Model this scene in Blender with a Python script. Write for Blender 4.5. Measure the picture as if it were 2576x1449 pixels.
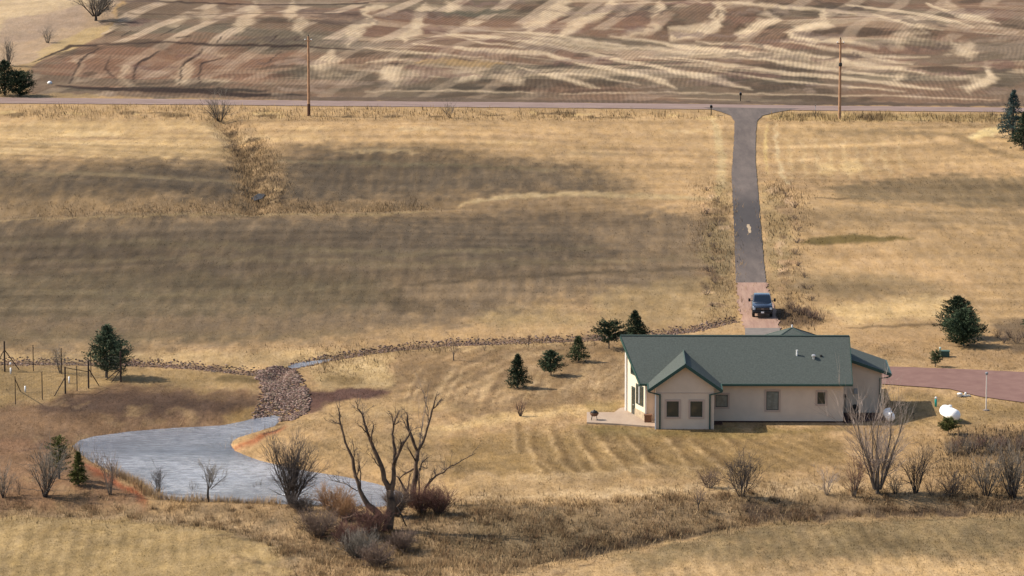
import bpy, math, random
import numpy as np
from mathutils import Vector, Matrix
random.seed(7); rng = np.random.default_rng(7)
R = math.radians
S = bpy.context.scene; COL = S.collection
for o in list(bpy.data.objects): bpy.data.objects.remove(o)

# ------------------------------------------------------------------ camera, sky, sun, exposure
CAM_H, PITCH = 79.0, R(9.73)
FV = 11572.0                      # focal length in units of a 2576 px wide view
cd = bpy.data.cameras.new('camera'); cam = bpy.data.objects.new('camera', cd); COL.objects.link(cam)
cd.sensor_width = 36; cd.lens = 36 * FV / 2576; cd.clip_start = 1; cd.clip_end = 20000
cam.location = (0, 0, CAM_H); cam.rotation_euler = (math.pi / 2 - PITCH, 0, 0)
S.camera = cam
SUN_EL, SUN_AZ = R(42), R(-79)    # azimuth measured from +Y (away from camera), negative = left
w = bpy.data.worlds.new("World"); S.world = w; w.use_nodes = True
nt = w.node_tree; nt.nodes.clear()
wo = nt.nodes.new('ShaderNodeOutputWorld'); bg = nt.nodes.new('ShaderNodeBackground'); sk = nt.nodes.new('ShaderNodeTexSky')
sk.sky_type = 'NISHITA'; sk.sun_disc = False; sk.sun_elevation = SUN_EL; sk.sun_rotation = SUN_AZ
sk.dust_density = 2.0; sk.ozone_density = 1.0; sk.air_density = 1.0
bg.inputs['Strength'].default_value = 0.12
nt.links.new(sk.outputs[0], bg.inputs[0]); nt.links.new(bg.outputs[0], wo.inputs[0])
ld = bpy.data.lights.new('sun', 'SUN'); ld.energy = 4.2; ld.angle = R(0.5); ld.color = (1.0, 0.90, 0.76)
sun = bpy.data.objects.new('sun', ld); COL.objects.link(sun)
sdir = Vector((math.sin(SUN_AZ) * math.cos(SUN_EL), math.cos(SUN_AZ) * math.cos(SUN_EL), math.sin(SUN_EL)))
sun.rotation_euler = sdir.to_track_quat('Z', 'Y').to_euler(); sun.location = (-200, 400, 200)
S.view_settings.view_transform = 'Standard'; S.view_settings.look = 'None'
S.view_settings.gamma = 1; S.view_settings.exposure = 0.60
S.render.engine = 'CYCLES'

# ------------------------------------------------------------------ small helpers
KALB = 0.56                       # photo colour of sunlit ground -> real-world base colour
def lin(c):
    c = np.asarray(c, float) / 255.0
    return np.where(c <= 0.04045, c / 12.92, ((c + 0.055) / 1.055) ** 2.4)
WB = np.array([0.97, 1.0, 1.05])    # the warm sun already tints what it lights
def alb(r, g, b):
    v = lin((r, g, b)) * KALB * WB; l = v @ np.array([.21, .72, .07]); return v * .96 + l * .04
def a4(r, g, b):
    v = alb(r, g, b); return (float(v[0]), float(v[1]), float(v[2]), 1)
def sstep(a, b, x):
    t = np.clip((x - a) / (b - a), 0, 1); return t * t * (3 - 2 * t)
_lat = rng.random((256, 256))
def vnoise(x, y, seed=0):
    x = np.asarray(x, float) + seed * 17.13; y = np.asarray(y, float) + seed * 9.71
    xi = np.floor(x).astype(int); yi = np.floor(y).astype(int); fx = x - xi; fy = y - yi
    fx = fx * fx * (3 - 2 * fx); fy = fy * fy * (3 - 2 * fy)
    g = lambda a, b: _lat[a & 255, b & 255]
    return (g(xi, yi) * (1 - fx) + g(xi + 1, yi) * fx) * (1 - fy) + (g(xi, yi + 1) * (1 - fx) + g(xi + 1, yi + 1) * fx) * fy
def fbm(x, y, seed=0, n=4):
    s = 0; a = 1; t = 0
    for i in range(n):
        s = s + a * vnoise(x * 2 ** i, y * 2 ** i, seed + i * 3); t += a; a *= .55
    return s / t
def H0(x, y):
    x = np.asarray(x, float); y = np.asarray(y, float)
    u = sstep(440, 490, y) * (1 - sstep(575, 592, y))
    h = u * (0.75 * np.sin(x / 21 + 1) * np.sin(y / 23) + 0.45 * np.sin(x / 12 + y / 17))
    f = sstep(615, 650, y)
    h = h + 0.03 * np.clip(y - 614, 0, 900) + f * (0.55 * np.sin(x / 15 + y / 19) + .35 * np.sin(x / 7.5 - y / 9))
    h = h + .35 * sstep(1.0, 0, np.abs(y - 352) / 14) * np.sin(x / 14 + 2)
    return h
def ray(vx, vy):
    dx = (vx - 1288) / FV; dz = -(vy - 724.5) / FV
    return (dx, math.cos(PITCH) + dz * math.sin(PITCH), -math.sin(PITCH) + dz * math.cos(PITCH))
def G(vx, vy, z=None):            # photograph point -> place on the smooth ground (or on a level z)
    d = ray(vx, vy); zz = 0.0 if z is None else z
    for _ in range(30 if z is None else 1):
        t = (zz - CAM_H) / d[2]
        if z is None: zz = float(H0(d[0] * t, d[1] * t))
    return (d[0] * t, d[1] * t)
WY = 0.17                         # depth is squeezed by this when distances to outlines are measured
def W(pts, z=None): return np.array([G(p[0], p[1], z) for p in pts])
def inside(P, x, y):
    r = np.zeros(x.shape, bool); n = len(P)
    for i in range(n):
        x1, y1 = P[i]; x2, y2 = P[(i + 1) % n]
        c = ((y1 > y) != (y2 > y)) & (x < (x2 - x1) * (y - y1) / (y2 - y1 + 1e-12) + x1)
        r ^= c
    return r
def segdist(P, x, y, closed=True, sy=WY):
    d = np.full(x.shape, 1e9); n = len(P)
    for i in range(n if closed else n - 1):
        x1, y1 = P[i][0], P[i][1] * sy; x2, y2 = P[(i + 1) % n][0], P[(i + 1) % n][1] * sy
        dx, dy = x2 - x1, y2 - y1; L = dx * dx + dy * dy + 1e-12
        t = np.clip(((x - x1) * dx + (y * sy - y1) * dy) / L, 0, 1)
        d = np.minimum(d, np.hypot(x - x1 - t * dx, y * sy - y1 - t * dy))
    return d
def sdist(P, x, y, sy=WY):
    d = segdist(P, x, y, True, sy); return np.where(inside(P, x, y), -d, d)

# ------------------------------------------------------------------ outlines (view units -> world)
POND_Z = -0.75
POND_V = [(183,1122),(200,1108),(235,1098),(330,1085),(430,1077),(510,1073),(560,1070),(610,1060),(640,1052),(690,1044),(712,1049),(700,1062),(690,1072),(660,1082),(640,1088),(600,1100),(584,1110),(580,1120),(590,1134),(620,1147),(650,1158),(720,1175),(770,1185),(870,1200),(950,1218),(1010,1238),(1020,1262),(960,1275),(850,1272),(700,1268),(560,1262),(480,1262),(410,1256),(375,1240),(340,1215),(300,1193),(260,1176),(225,1158),(200,1140)]
POND = W(POND_V, POND_Z)
CREEK = W([(-150,1262),(150,1262),(400,1275),(620,1300),(760,1340),(900,1375),(1100,1372),(1300,1378),(1420,1368),(1560,1345),(1700,1322),(1800,1300),(1950,1280),(2200,1268),(2400,1262),(2750,1258)])
DITCH = W([(560,306),(600,350),(622,400),(640,450),(648,490),(640,520)])
SWALE = W([(-100,545),(150,528),(400,520),(640,520),(800,525),(1000,520),(1150,515)])
ROCKL = W([(-150,906),(150,905),(340,908),(480,915),(640,932),(700,945)])
ROCKR = W([(1850,798),(1760,820),(1640,836),(1480,846),(1300,852),(1130,858),(980,872),(860,890),(740,915),(700,940)])
def HF(x, y):
    x = np.asarray(x, float); y = np.asarray(y, float); h = H0(x, y)
    sh = x.shape; x = np.atleast_1d(x); y = np.atleast_1d(y); h = np.atleast_1d(h).copy()
    m = (y > 335) & (y < 425)
    if m.any():
        d = segdist(CREEK, x[m], y[m], False, .35); h[m] -= 0.9 * np.exp(-(d / 1.7) ** 2)
        sd = sdist(POND, x[m], y[m], 1.0)
        bank = POND_Z + np.where(sd < 0, -np.minimum(.8, -sd * .3), np.minimum(sd * .16, 2))
        k = .25; a = h[m]; b = bank
        hh = np.clip(.5 + .5 * (b - a) / k, 0, 1); h[m] = b * (1 - hh) + a * hh - k * hh * (1 - hh)
    m = (y > 490) & (y < 600)
    if m.any():
        d = segdist(DITCH, x[m], y[m], False, .3); h[m] -= .7 * np.exp(-(d / 1.6) ** 2)
        d = segdist(SWALE, x[m], y[m], False, .3); h[m] -= .35 * np.exp(-(d / .9) ** 2)
    m = (y > 400) & (y < 450)
    if m.any():
        for L in (ROCKL, ROCKR):
            d = segdist(L, x[m], y[m], False, .35); h[m] -= .35 * np.exp(-(d / .8) ** 2)
    return h.reshape(sh)
_T = np.arange(300, 900, .25)
def P3(vx, vy):                   # photograph point -> 3-D point on the real ground
    d = ray(vx, vy); T = _T
    zz = CAM_H + d[2] * T - HF(d[0] * T, d[1] * T); i = int(np.argmax(zz < 0))
    a, b = zz[i - 1], zz[i]; t = T[i - 1] + (T[i] - T[i - 1]) * a / (a - b + 1e-12)
    return Vector((d[0] * t, d[1] * t, CAM_H + d[2] * t))
def at_depth(vx, vy, Y):
    d = ray(vx, vy); t = Y / d[1]; return Vector((d[0] * t, Y, CAM_H + d[2] * t))
def mpp(p): return (Vector(p) - Vector((0, 0, CAM_H))).length / FV      # metres per view unit at p

# ------------------------------------------------------------------ ground colour
gx = np.concatenate([-90 - np.geomspace(1, 6000, 30)[::-1], np.arange(-90, 90.01, .27), 90 + np.geomspace(1, 6000, 30)])
gy = np.concatenate([322 - np.geomspace(1, 3000, 26)[::-1], np.arange(322, 440, .4), np.arange(440, 735.01, .6), 735 + np.geomspace(1, 8000, 30)])
NX, NY = len(gx), len(gy)
XX, YY = np.meshgrid(gx, gy); X = XX.ravel(); Y = YY.ravel()
C = np.zeros((X.size, 3)); C[:] = alb(192, 154, 104)
_f = sstep(600, 620, Y)
WOB = (fbm(X * .9, Y * .3, 5) - .5) + _f * 2.2 * (fbm(X * .28, Y * .12, 7, 3) - .5); WOB2 = (fbm(X * .9, Y * .3, 6) - .5) + _f * 1.6 * (fbm(X * .2, Y * .1, 8, 3) - .5)
FUR = np.zeros(X.size)
def paint(P, col, soft=.3, wob=.8, a=1.0, fur=None, streak=0, world=False):
    if not world: P = W(P)
    pad = soft + wob + 1; P = np.array(P)
    m = (X > P[:, 0].min() - pad) & (X < P[:, 0].max() + pad) & (Y > P[:, 1].min() - pad / WY) & (Y < P[:, 1].max() + pad / WY)
    if not m.any(): return
    x = X[m] + WOB[m] * wob * 2; y = Y[m] + WOB2[m] * wob / WY * 1.2
    k = sstep(soft, -soft, sdist(P, x, y)) * a
    if streak: k = np.clip(k * (1 - streak + 2 * streak * fbm(X[m] * 1.7, Y[m] * .12, 11)), 0, 1)
    C[m] = C[m] * (1 - k[:, None]) + alb(*col) * k[:, None]
    if fur is not None: FUR[m] = FUR[m] * (1 - k) + fur * k
def blob(cx, cy, rx, ry, col, soft=.3, wob=.8, a=1.0, **k):
    sk_ = (.9 if cy < 240 else 0); e = .55 if cy < 240 else 1
    pw = lambda v: math.copysign(abs(v) ** e, v)
    paint([(cx + rx * pw(math.cos(t)) - ry * sk_ * pw(math.sin(t)), cy + ry * pw(math.sin(t))) for t in np.linspace(0, 2 * math.pi, 17)[:-1]], col, soft, wob, a, **k)
def streak(pts, wd, col, soft=.16, wob=.35, a=1.0, taper=True):
    n = len(pts); L = []; Rr = []
    for i, p in enumerate(pts):
        q0 = pts[max(i - 1, 0)]; q1 = pts[min(i + 1, n - 1)]; dx, dy = q1[0] - q0[0], q1[1] - q0[1]; l = math.hypot(dx, dy) + 1e-9
        h = wd / 2 * ((.35 if i in (0, n - 1) else 1) if taper else 1)
        L.append((p[0] - dy / l * h, p[1] + dx / l * h)); Rr.append((p[0] + dy / l * h, p[1] - dx / l * h))
    paint(L + Rr[::-1], col, soft, wob, a)

# wide mottling
n1 = fbm(X / 14, Y / 30, 1); n2 = fbm(X / 5, Y / 12, 2)
k = sstep(.42, .62, n1)[:, None]; C[:] = C * (1 - .35 * k) + alb(158, 130, 86) * .35 * k
k = sstep(.45, .65, n2)[:, None]; C[:] = C * (1 - .25 * k) + alb(205, 165, 108) * .25 * k
# --- the meadow between road and creek
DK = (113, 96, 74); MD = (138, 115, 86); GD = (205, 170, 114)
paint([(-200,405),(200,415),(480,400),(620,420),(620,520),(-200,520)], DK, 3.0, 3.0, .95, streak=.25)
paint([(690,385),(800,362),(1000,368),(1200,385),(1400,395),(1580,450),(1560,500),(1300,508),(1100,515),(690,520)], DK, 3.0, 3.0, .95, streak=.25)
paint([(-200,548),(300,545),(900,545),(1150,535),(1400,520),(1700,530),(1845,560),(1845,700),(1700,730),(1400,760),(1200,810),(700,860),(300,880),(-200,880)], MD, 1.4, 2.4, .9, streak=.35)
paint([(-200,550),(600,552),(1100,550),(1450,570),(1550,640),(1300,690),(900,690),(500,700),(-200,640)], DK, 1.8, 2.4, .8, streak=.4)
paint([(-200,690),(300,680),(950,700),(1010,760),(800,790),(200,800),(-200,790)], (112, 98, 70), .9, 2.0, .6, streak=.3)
streak([(1000,720),(1150,705),(1400,690),(1650,680),(1840,668)], 8, (88, 74, 52), .2, .5, .5)
paint([(980,720),(1040,760),(1100,780),(1000,790),(960,750)], (92, 78, 56), .6, .8, .5)
blob(1330,800,140,26, (168,142,94), .8, 1.2, .6)
paint([(1500,740),(1700,700),(1840,690),(1850,790),(1700,815),(1500,830)], (172,144,96), .7, 1.2, .55, streak=.3)
paint([(-50,830),(600,838),(900,830),(900,850),(300,862),(-50,860)], (128,110,76), .5, 1, .5)
streak([(0,440),(300,438),(600,462)], 12, (150,128,90), .3, .8, .6)
streak([(700,405),(1100,415),(1400,425)], 9, (132,118,84), .3, .8, .6)
streak([(1150,512),(1300,492),(1500,488),(1700,496),(1790,502)], 12, (188,160,112), .2, .5, .8)
streak([(0,552),(300,545),(640,538),(960,540),(1100,528)], 7, (170,142,96), .15, .5, .8)
streak([(0,605),(400,612),(1000,640),(1500,622)], 14, (140,122,86), .4, 1, .5)
streak([(0,655),(500,650),(1000,668),(1500,660),(1800,640)], 10, (146,126,88), .4, 1, .5)
streak([(100,735),(500,742),(900,715)], 14, (140,122,86), .4, 1, .5)
# bright ground under the road
paint([(-100,303),(540,303),(575,330),(590,392),(400,398),(-100,398)], GD, .6, 1.2, .65, streak=.3)
paint([(640,303),(1840,303),(1845,470),(1700,480),(1500,425),(1200,378),(900,362),(700,366)], (198,160,108), .6, 1.2, .6, streak=.3)
for _ in range(26): 
    bx = random.uniform(0, 1800); by = random.uniform(320, 390)
    blob(bx, by, random.uniform(40, 130), random.uniform(3, 8), random.choice([(215,182,128), (176,142,100), (208,172,116)]), .25, .8, .5)
for _ in range(70):
    s_ = random.random(); bx = 590 + 75 * s_ + random.uniform(-30 - 20 * s_, 35 + 25 * s_); by = 318 + 190 * s_
    blob(bx, by, random.uniform(6, 26), random.uniform(2, 6), random.choice([(96,76,54), (112,88,60), (84,66,50), (206,172,122), (178,146,102)]), .15, .6, .75)
# verges and the driveway sides
paint([(-100,264),(560,268),(1100,276),(1700,281),(1835,292),(1835,302),(1100,302),(560,300),(-100,292)], (198,160,108), .15, .4, .9)
paint([(1915,292),(1985,284),(2300,286),(2700,290),(2700,310),(2200,305),(1950,302)], (188,156,98), .15, .4, .9)
for _ in range(46):
    bx = random.choice([random.uniform(-50, 560), random.uniform(600, 1780), random.uniform(1960, 2560)])
    blob(bx, 285 + bx * .004 + random.uniform(-6, 6), random.uniform(8, 40), random.uniform(2, 5), random.choice([(120,94,62), (136,108,70), (215,180,118), (108,86,58)]), .12, .5, .75)
streak([(1792,300),(1808,340),(1815,400),(1812,460),(1800,500)], 22, (206,176,122), .2, .5, .8)
streak([(1928,310),(1926,380),(1930,440)], 9, (214,180,112), .15, .3, .8)
streak([(1950,312),(1955,380),(1966,440),(1990,470)], 9, (212,184,134), .15, .4, .8)
streak([(1940,312),(1942,400)], 4, (150,118,76), .12, .3, .7)
paint([(1802,460),(1838,450),(1842,700),(1800,690),(1760,640),(1780,560)], (154,132,86), .5, 1, .5)
paint([(1912,470),(1960,470),(1990,560),(1990,640),(1940,700),(1925,640)], (156,134,88), .4, .8, .5)
for _ in range(60):
    s = random.random(); l = random.random() < .45
    bx = (1795 if l else 1975) + random.uniform(-35, 30) + (25 if not l else 0) * s; by = 465 + s * 330
    blob(bx, by, random.uniform(6, 22), random.uniform(3, 9), random.choice([(204,168,126), (190,150,108), (116,90,64), (150,120,84)]), .15, .6, .7)
# meadow right of the driveway
paint([(1960,320),(2500,310),(2600,340),(2600,430),(2300,420),(1960,440)], (196,160,108), .7, 1.5, .5, streak=.3)
streak([(2040,330),(2300,336),(2560,345)], 16, (148,122,84), .4, 1, .6)
for i in range(9): streak([(1985 + i * 34, 350), (1987 + i * 34, 400), (1992 + i * 36, 452)], 9, (214,182,128), .25, .6, .5)
blob(2140,420,28,18, (222,186,124), .35, .7, .7); blob(2080,425,20,16, (220,184,122), .35, .7, .6)
paint([(2060,470),(2200,455),(2400,440),(2700,445),(2700,520),(2400,520),(2150,505)], (136,114,80), .7, 1.5, .8, streak=.3)
paint([(1960,520),(2300,530),(2700,540),(2700,580),(2300,570),(1990,570)], (160,132,92), .7, 1.5, .6, streak=.3)
paint([(2010,612),(2040,596),(2160,588),(2300,600),(2220,610),(2070,616)], (122,102,52), .2, .5, .9)
streak([(2050,498),(2110,500),(2140,498)], 5, (104,82,52), .15, .3, .7)
streak([(2440,350),(2490,332),(2520,320)], 22, (222,192,128), .3, .6, .8)
streak([(2400,345),(2450,358),(2520,385),(2600,400)], 12, (150,122,80), .3, .8, .6)
paint([(2000,690),(2250,690),(2400,720),(2360,760),(2100,750),(1980,720)], (150,126,88), .6, 1.2, .6, streak=.3)
paint([(2060,770),(2340,745),(2420,760),(2330,800),(2130,812)], (214,178,118), .4, .9, .7)
streak([(2130,824),(2260,820),(2360,816),(2480,820)], 6, (122,96,64), .12, .3, .8)
paint([(1960,770),(2040,780),(2070,812),(1960,826),(1930,800)], (112,88,64), .3, .6, .9)
for i in range(3): streak([(2330 + i * 30, 742), (2350 + i * 30, 790)], 7, (214,182,126), .2, .4, .6)
# --- far ploughed field
paint([(70,178),(110,150),(240,98),(290,50),(350,-30),(2900,-30),(2900,268),(1800,262),(1100,257),(600,250),(100,240),(60,215)], (140,114,88), .25, .5, 1, fur=1.0)
paint([(-600,-400),(3200,-400),(3200,-28),(-600,-28)], (140,114,88), .25, .5, 1, fur=.6)
paint([(-500,-60),(330,-40),(285,48),(215,86),(60,165),(-500,175)], (186,156,122), .35, .8, .9)
paint([(-300,-200),(360,-200),(345,0),(200,20),(120,40),(0,100),(-300,120)], (208,180,134), .5, 1.2, .6)
paint([(0,70),(80,30),(200,18),(225,55),(130,80),(20,110),(-50,100)], (180,152,124), .4, .8, .8)
paint([(120,118),(230,70),(290,62),(240,100),(100,160),(60,170)], (190,160,108), .25, .6, .85)
RED = (148,108,80); GRY = (128,112,88); PAL = (214,186,146); DRK = (84,70,54)
paint([(85,190),(240,118),(600,118),(760,125),(700,205),(560,215),(300,215),(80,230)], RED, .5, 1.2, .85)
paint([(240,100),(400,70),(700,75),(860,85),(1000,110),(860,118),(500,108),(230,116)], GRY, .4, 1, .85)
paint([(500,0),(2700,-10),(2700,40),(1900,60),(1300,90),(900,60),(500,40)], (144,112,86), .6, 1.5, .6)
for (cx, cy, rx, ry) in [(980,70,55,22),(1070,60,50,20),(1420,60,70,22),(1620,55,80,16),(900,20,30,12),(1870,50,70,14),(1950,120,160,14),(1180,130,90,10),(2250,130,200,30),(1520,140,120,20),(2450,50,80,25)]:
    blob(cx, cy, rx, ry, (148,110,86), .4, 1.2, .7)
for (cx, cy, rx, ry) in [(1330,170,110,18),(1560,180,120,18),(1780,75,110,22),(2080,85,140,18),(880,205,160,16),(1180,205,60,14),(1500,225,90,9),(2500,190,60,30),(2000,205,70,12)]:
    blob(cx, cy, rx, ry, (116,100,78), .4, 1.2, .75)
for (cx, cy, rx, ry) in [(960,162,40,3),(1780,82,22,8),(1480,228,60,5),(1320,222,90,5),(1120,224,100,4),(300,222,160,5),(500,228,180,5),(700,240,90,4),(2200,262,260,3)]:
    blob(cx, cy, rx, ry, (74,62,50), .15, .4, .85)
q_ = fbm(X * .035 + 3, (Y - 620 + X * .22) * .16, 71, 4); q2_ = fbm(X * .05 + 9, (Y - 620 + X * .16) * .10, 72, 4); q3_ = fbm(X * .11 - Y * .03, Y * .09, 73, 4)
fm = (FUR > .3)[:, None]; left_ = sstep(-10, -35, X)[:, None]
for kk, cc_ in ((sstep(.57, .64, q_)[:, None] * .45 * (1 - .6 * left_), PAL), (sstep(.54, .66, q2_)[:, None] * .6, GRY), (sstep(.52, .62, 1 - q2_)[:, None] * .5, (150, 112, 84)), (sstep(.60, .68, q3_)[:, None] * .35, (176, 150, 124)), (sstep(.62, .70, 1 - q3_)[:, None] * .5, DRK)):
    C[:] = np.where(fm, C * (1 - kk) + alb(*cc_) * kk, C)
ph = np.sin(2 * np.pi * (X - .28 * (Y - 660) + 5 * (fbm(X * .05, Y * .03, 74, 3) - .5)) / 7.5); ms = sstep(.35, .75, ph) * sstep(.40, .55, fbm(X * .08, Y * .12, 75, 3)) * (sstep(655, 668, Y) * .42 + .3 * sstep(20, -10, X))
kk = ms[:, None]; C[:] = np.where(fm, C * (1 - kk) + alb(200, 172, 138) * kk, C)
r3 = lambda L: [(922 + x * .3255, y * .3255) for x, y in L]; r4 = lambda L: [(1677 + x * .349, y * .349) for x, y in L]; r5 = lambda L: [(x * .3588, y * .3588) for x, y in L]
for L, wd in [([(480,245),(900,280),(1250,330),(1700,400),(2100,490),(2400,560),(2576,610)],9),([(370,340),(800,380),(1400,420),(1750,500),(2050,570),(2300,640),(2380,690)],10),([(0,365),(250,400),(600,425),(900,440)],6),([(740,215),(1300,260),(1700,310),(2000,350)],7),([(1150,510),(1400,570),(1600,620),(1800,680)],9),([(0,475),(150,455),(400,462)],7),([(1870,270),(2200,320),(2576,370)],9),([(2100,430),(2576,490)],8),([(0,705),(900,710),(1300,715)],3),([(1500,722),(2000,718),(2576,712)],3),([(600,260),(900,330),(1200,370)],5),([(1380,560),(1800,590),(2100,650)],5)]:
    streak(r3(L), wd, PAL, .22, .3, .75)
for L, wd in [([(0,20),(600,25),(1100,70),(1500,110),(1750,180),(2000,215)],7),([(1300,30),(1600,70),(2000,140),(2200,190)],9),([(1850,20),(2100,110),(2400,170)],13),([(370,30),(320,120),(390,165),(200,195),(20,205)],18),([(740,90),(830,130),(620,190),(480,245)],16),([(1100,90),(1150,165),(960,210),(900,250),(1050,290),(1530,335)],12),([(220,305),(600,325),(900,380),(1230,430),(1700,500),(1880,530)],9),([(0,330),(350,360),(800,440),(1300,510),(1700,560)],10),([(0,410),(400,470),(900,530),(1200,550),(1600,600),(2000,650)],10),([(800,300),(1100,340),(1500,400),(1900,410)],7),([(30,500),(300,560),(620,640)],15),([(330,515),(850,585),(1300,620),(1700,660)],6),([(0,668),(1000,680),(1700,695),(2400,720)],3),([(1250,370),(1600,440),(1800,470)],6),([(2300,440),(2330,540),(2180,640)],20)]:
    streak(r4(L), wd, PAL, .22, .3, .75)
for cx, cy, rx, ry in [(840,165,85,30),(60,70,80,30),(780,610,80,40),(200,570,70,45),(1130,610,80,25)]:
    blob(*[v for v in r3([(cx, cy)])[0]], rx * .3255, ry * .3255, PAL, .5, .8, .7)
for cx, cy, rx, ry in [(1700,305,60,25),(2150,350,60,40),(1800,240,100,15),(2200,600,80,30),(1660,570,60,25)]:
    blob(*[v for v in r4([(cx, cy)])[0]], rx * .349, ry * .349, PAL, .5, .8, .6)
for cx, cy, rx, ry in [(2290,450,80,50),(2330,540,90,14),(1300,520,60,50),(900,500,50,40),(1500,560,90,16),(1480,370,90,20)]:
    blob(*[v for v in r5([(cx, cy)])[0]], rx * .3588, ry * .3588, PAL, .6, .9, .5)
for L, wd, al in [([(912,20),(925,50),(900,78),(868,104)],34,.8),([(1075,12),(1062,46),(1040,76),(1012,98)],32,.8),([(1140,8),(1128,28)],34,.7),([(1436,6),(1375,42),(1328,72)],30,.8),([(1545,2),(1505,35),(1440,64),(1405,88)],26,.8),([(1668,10),(1640,40)],34,.75),([(1665,62),(1620,76),(1560,84)],14,.8),([(1802,4),(1818,42),(1790,66),(1735,86),(1690,92)],26,.85),([(1925,26),(1950,48),(1885,70),(1850,88)],24,.85),([(2068,28),(2092,58),(2000,76),(1985,90),(2040,104)],22,.85),([(655,14),(625,42),(598,74)],34,.6),([(745,12),(722,42)],36,.65),([(768,48),(745,82)],34,.6),([(540,18),(500,50)],36,.4),([(470,40),(430,70)],24,.4),([(2380,10),(2430,40),(2500,60)],22,.5),([(2290,44),(2330,70)],16,.5),([(2480,160),(2495,190),(2440,225)],26,.75),([(2390,110),(2440,140)],22,.6),([(1290,96),(1500,112),(1720,130),(1900,150),(2100,168)],8,.8),([(1700,118),(2000,142),(2300,178),(2450,200)],8,.7),([(840,130),(800,170)],30,.6),([(960,170),(1010,210)],24,.5),([(300,190),(340,225)],18,.3),([(200,150),(180,200)],18,.3)]:
    streak(L, wd * .9, PAL, .45, .55, al * .95, False)
blob(1150,158,110,9, (190,152,98), .2, .6, .8); blob(1200,30,90,6, (112,104,82), .2, .6, .8)
for L, wd in [([(230,440),(500,320),(700,320)],5),([(480,580),(540,450),(700,340)],3),([(820,560),(720,480),(780,400)],2.5),([(940,580),(960,480),(1000,420),(1130,350)],4),([(1250,590),(1280,460),(1370,400),(1430,330)],4),([(1400,590),(1420,440),(1540,400)],3.5),([(640,315),(1500,312),(2100,322),(2500,345)],3),([(1120,260),(1270,180)],4),([(720,250),(800,220)],5),([(860,260),(930,215)],4),([(1240,270),(1320,255)],5),([(1520,310),(1560,260)],5),([(1890,300),(1940,250)],5),([(2040,290),(2090,260)],5),([(1880,440),(1960,360)],3),([(400,600),(800,620),(1300,635),(1700,670),(1900,660)],7),([(820,10),(2576,20)],4),([(900,95),(2500,105)],2.5),([(690,150),(950,160)],4)]:
    streak(r5(L), wd * 1.4 + 1, (80,60,48), .12, .25, .9)
for _ in range(90):
    bx = random.uniform(300, 2560); by = random.uniform(0, 235)
    blob(bx, by, random.uniform(20, 90), random.uniform(2, 6), random.choice([(150,124,106), (108,88,76), (140,104,88), (168,142,118)]), .15, 1.0, .5)
paint([(-100,228),(60,232),(250,238),(250,246),(-100,243)], (172,142,96), .15, .5, .8)
paint([(700,240),(1100,248),(1700,254),(2700,262),(2700,270),(1700,262),(1100,257),(700,252)], (124,102,82), .12, .4, .8)
# --- the rock drain and pond surrounds
paint([(-100,888),(400,888),(900,878),(1200,862),(1500,856),(1500,868),(1200,880),(1000,900),(960,940),(780,925),(700,930),(640,922),(300,900),(-100,898)], (196,164,112), .35, .8, .7)
paint([(780,935),(950,905),(1000,950),(1000,985),(800,975)], (206,174,118), .4, .8, .7)
blob(860,958,60,9, (140,112,66), .3, .8, .7)
paint([(-100,925),(330,920),(640,935),(650,975),(560,985),(300,985),(100,1020),(-100,1035)], (158,130,82), .5, 1, .7)
blob(590,955,60,9, (112,92,54), .25, .6, .7)
paint([(-200,1030),(60,1020),(200,980),(330,965),(520,985),(660,985),(650,1020),(620,1050),(430,1075),(300,1085),(200,1105),(-200,1180)], (142,108,78), .4, .9, .85)
paint([(100,1015),(260,982),(420,982),(560,1003),(640,1002),(560,1035),(420,1042),(240,1045),(100,1040)], (104,80,64), .5, .8, .85)
paint([(560,1040),(640,1010),(655,1020),(640,1045),(580,1058)], (176,140,82), .25, .6, .8)
paint([(-200,1100),(180,1105),(190,1135),(240,1165),(300,1200),(370,1240),(370,1262),(-200,1262)], (150,112,80), .4, 1, .85)
streak([(130,1115),(180,1102),(250,1092)], 12, (196,158,100), .2, .5, .8)
streak([(200,1145),(240,1172),(290,1198),(330,1222),(372,1248)], 20, (186,104,62), .25, .5, .95)
streak([(30,1140),(120,1120),(200,1100)], 4, (106,76,58), .15, .4, .8)
streak([(580,1105),(575,1118),(590,1135),(630,1155)], 20, (196,110,62), .25, .4, .95)
streak([(590,1108),(640,1092),(690,1076),(716,1056)], 14, (196,116,68), .25, .4, .95)
streak(POND_V[:14], 7, (112,82,58), .12, .3, .8, False); streak(POND_V[16:24] , 6, (128,90,60), .12, .3, .8, False)
streak([(440,1072),(330,1082),(240,1094)], 9, (142,96,66), .15, .4, .8)
paint([(770,982),(900,978),(985,984),(975,996),(880,1004),(800,1028),(770,1030)], (118,84,72), .2, .5, .95)
for L_ in ([(-150,906),(150,905),(340,908),(480,915),(640,932),(700,945)], [(1850,798),(1760,820),(1640,836),(1480,846),(1300,852),(1130,858),(980,872),(860,890),(740,915)]): streak(L_, 10, (134,106,86), .15, .35, .85, False)
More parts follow.
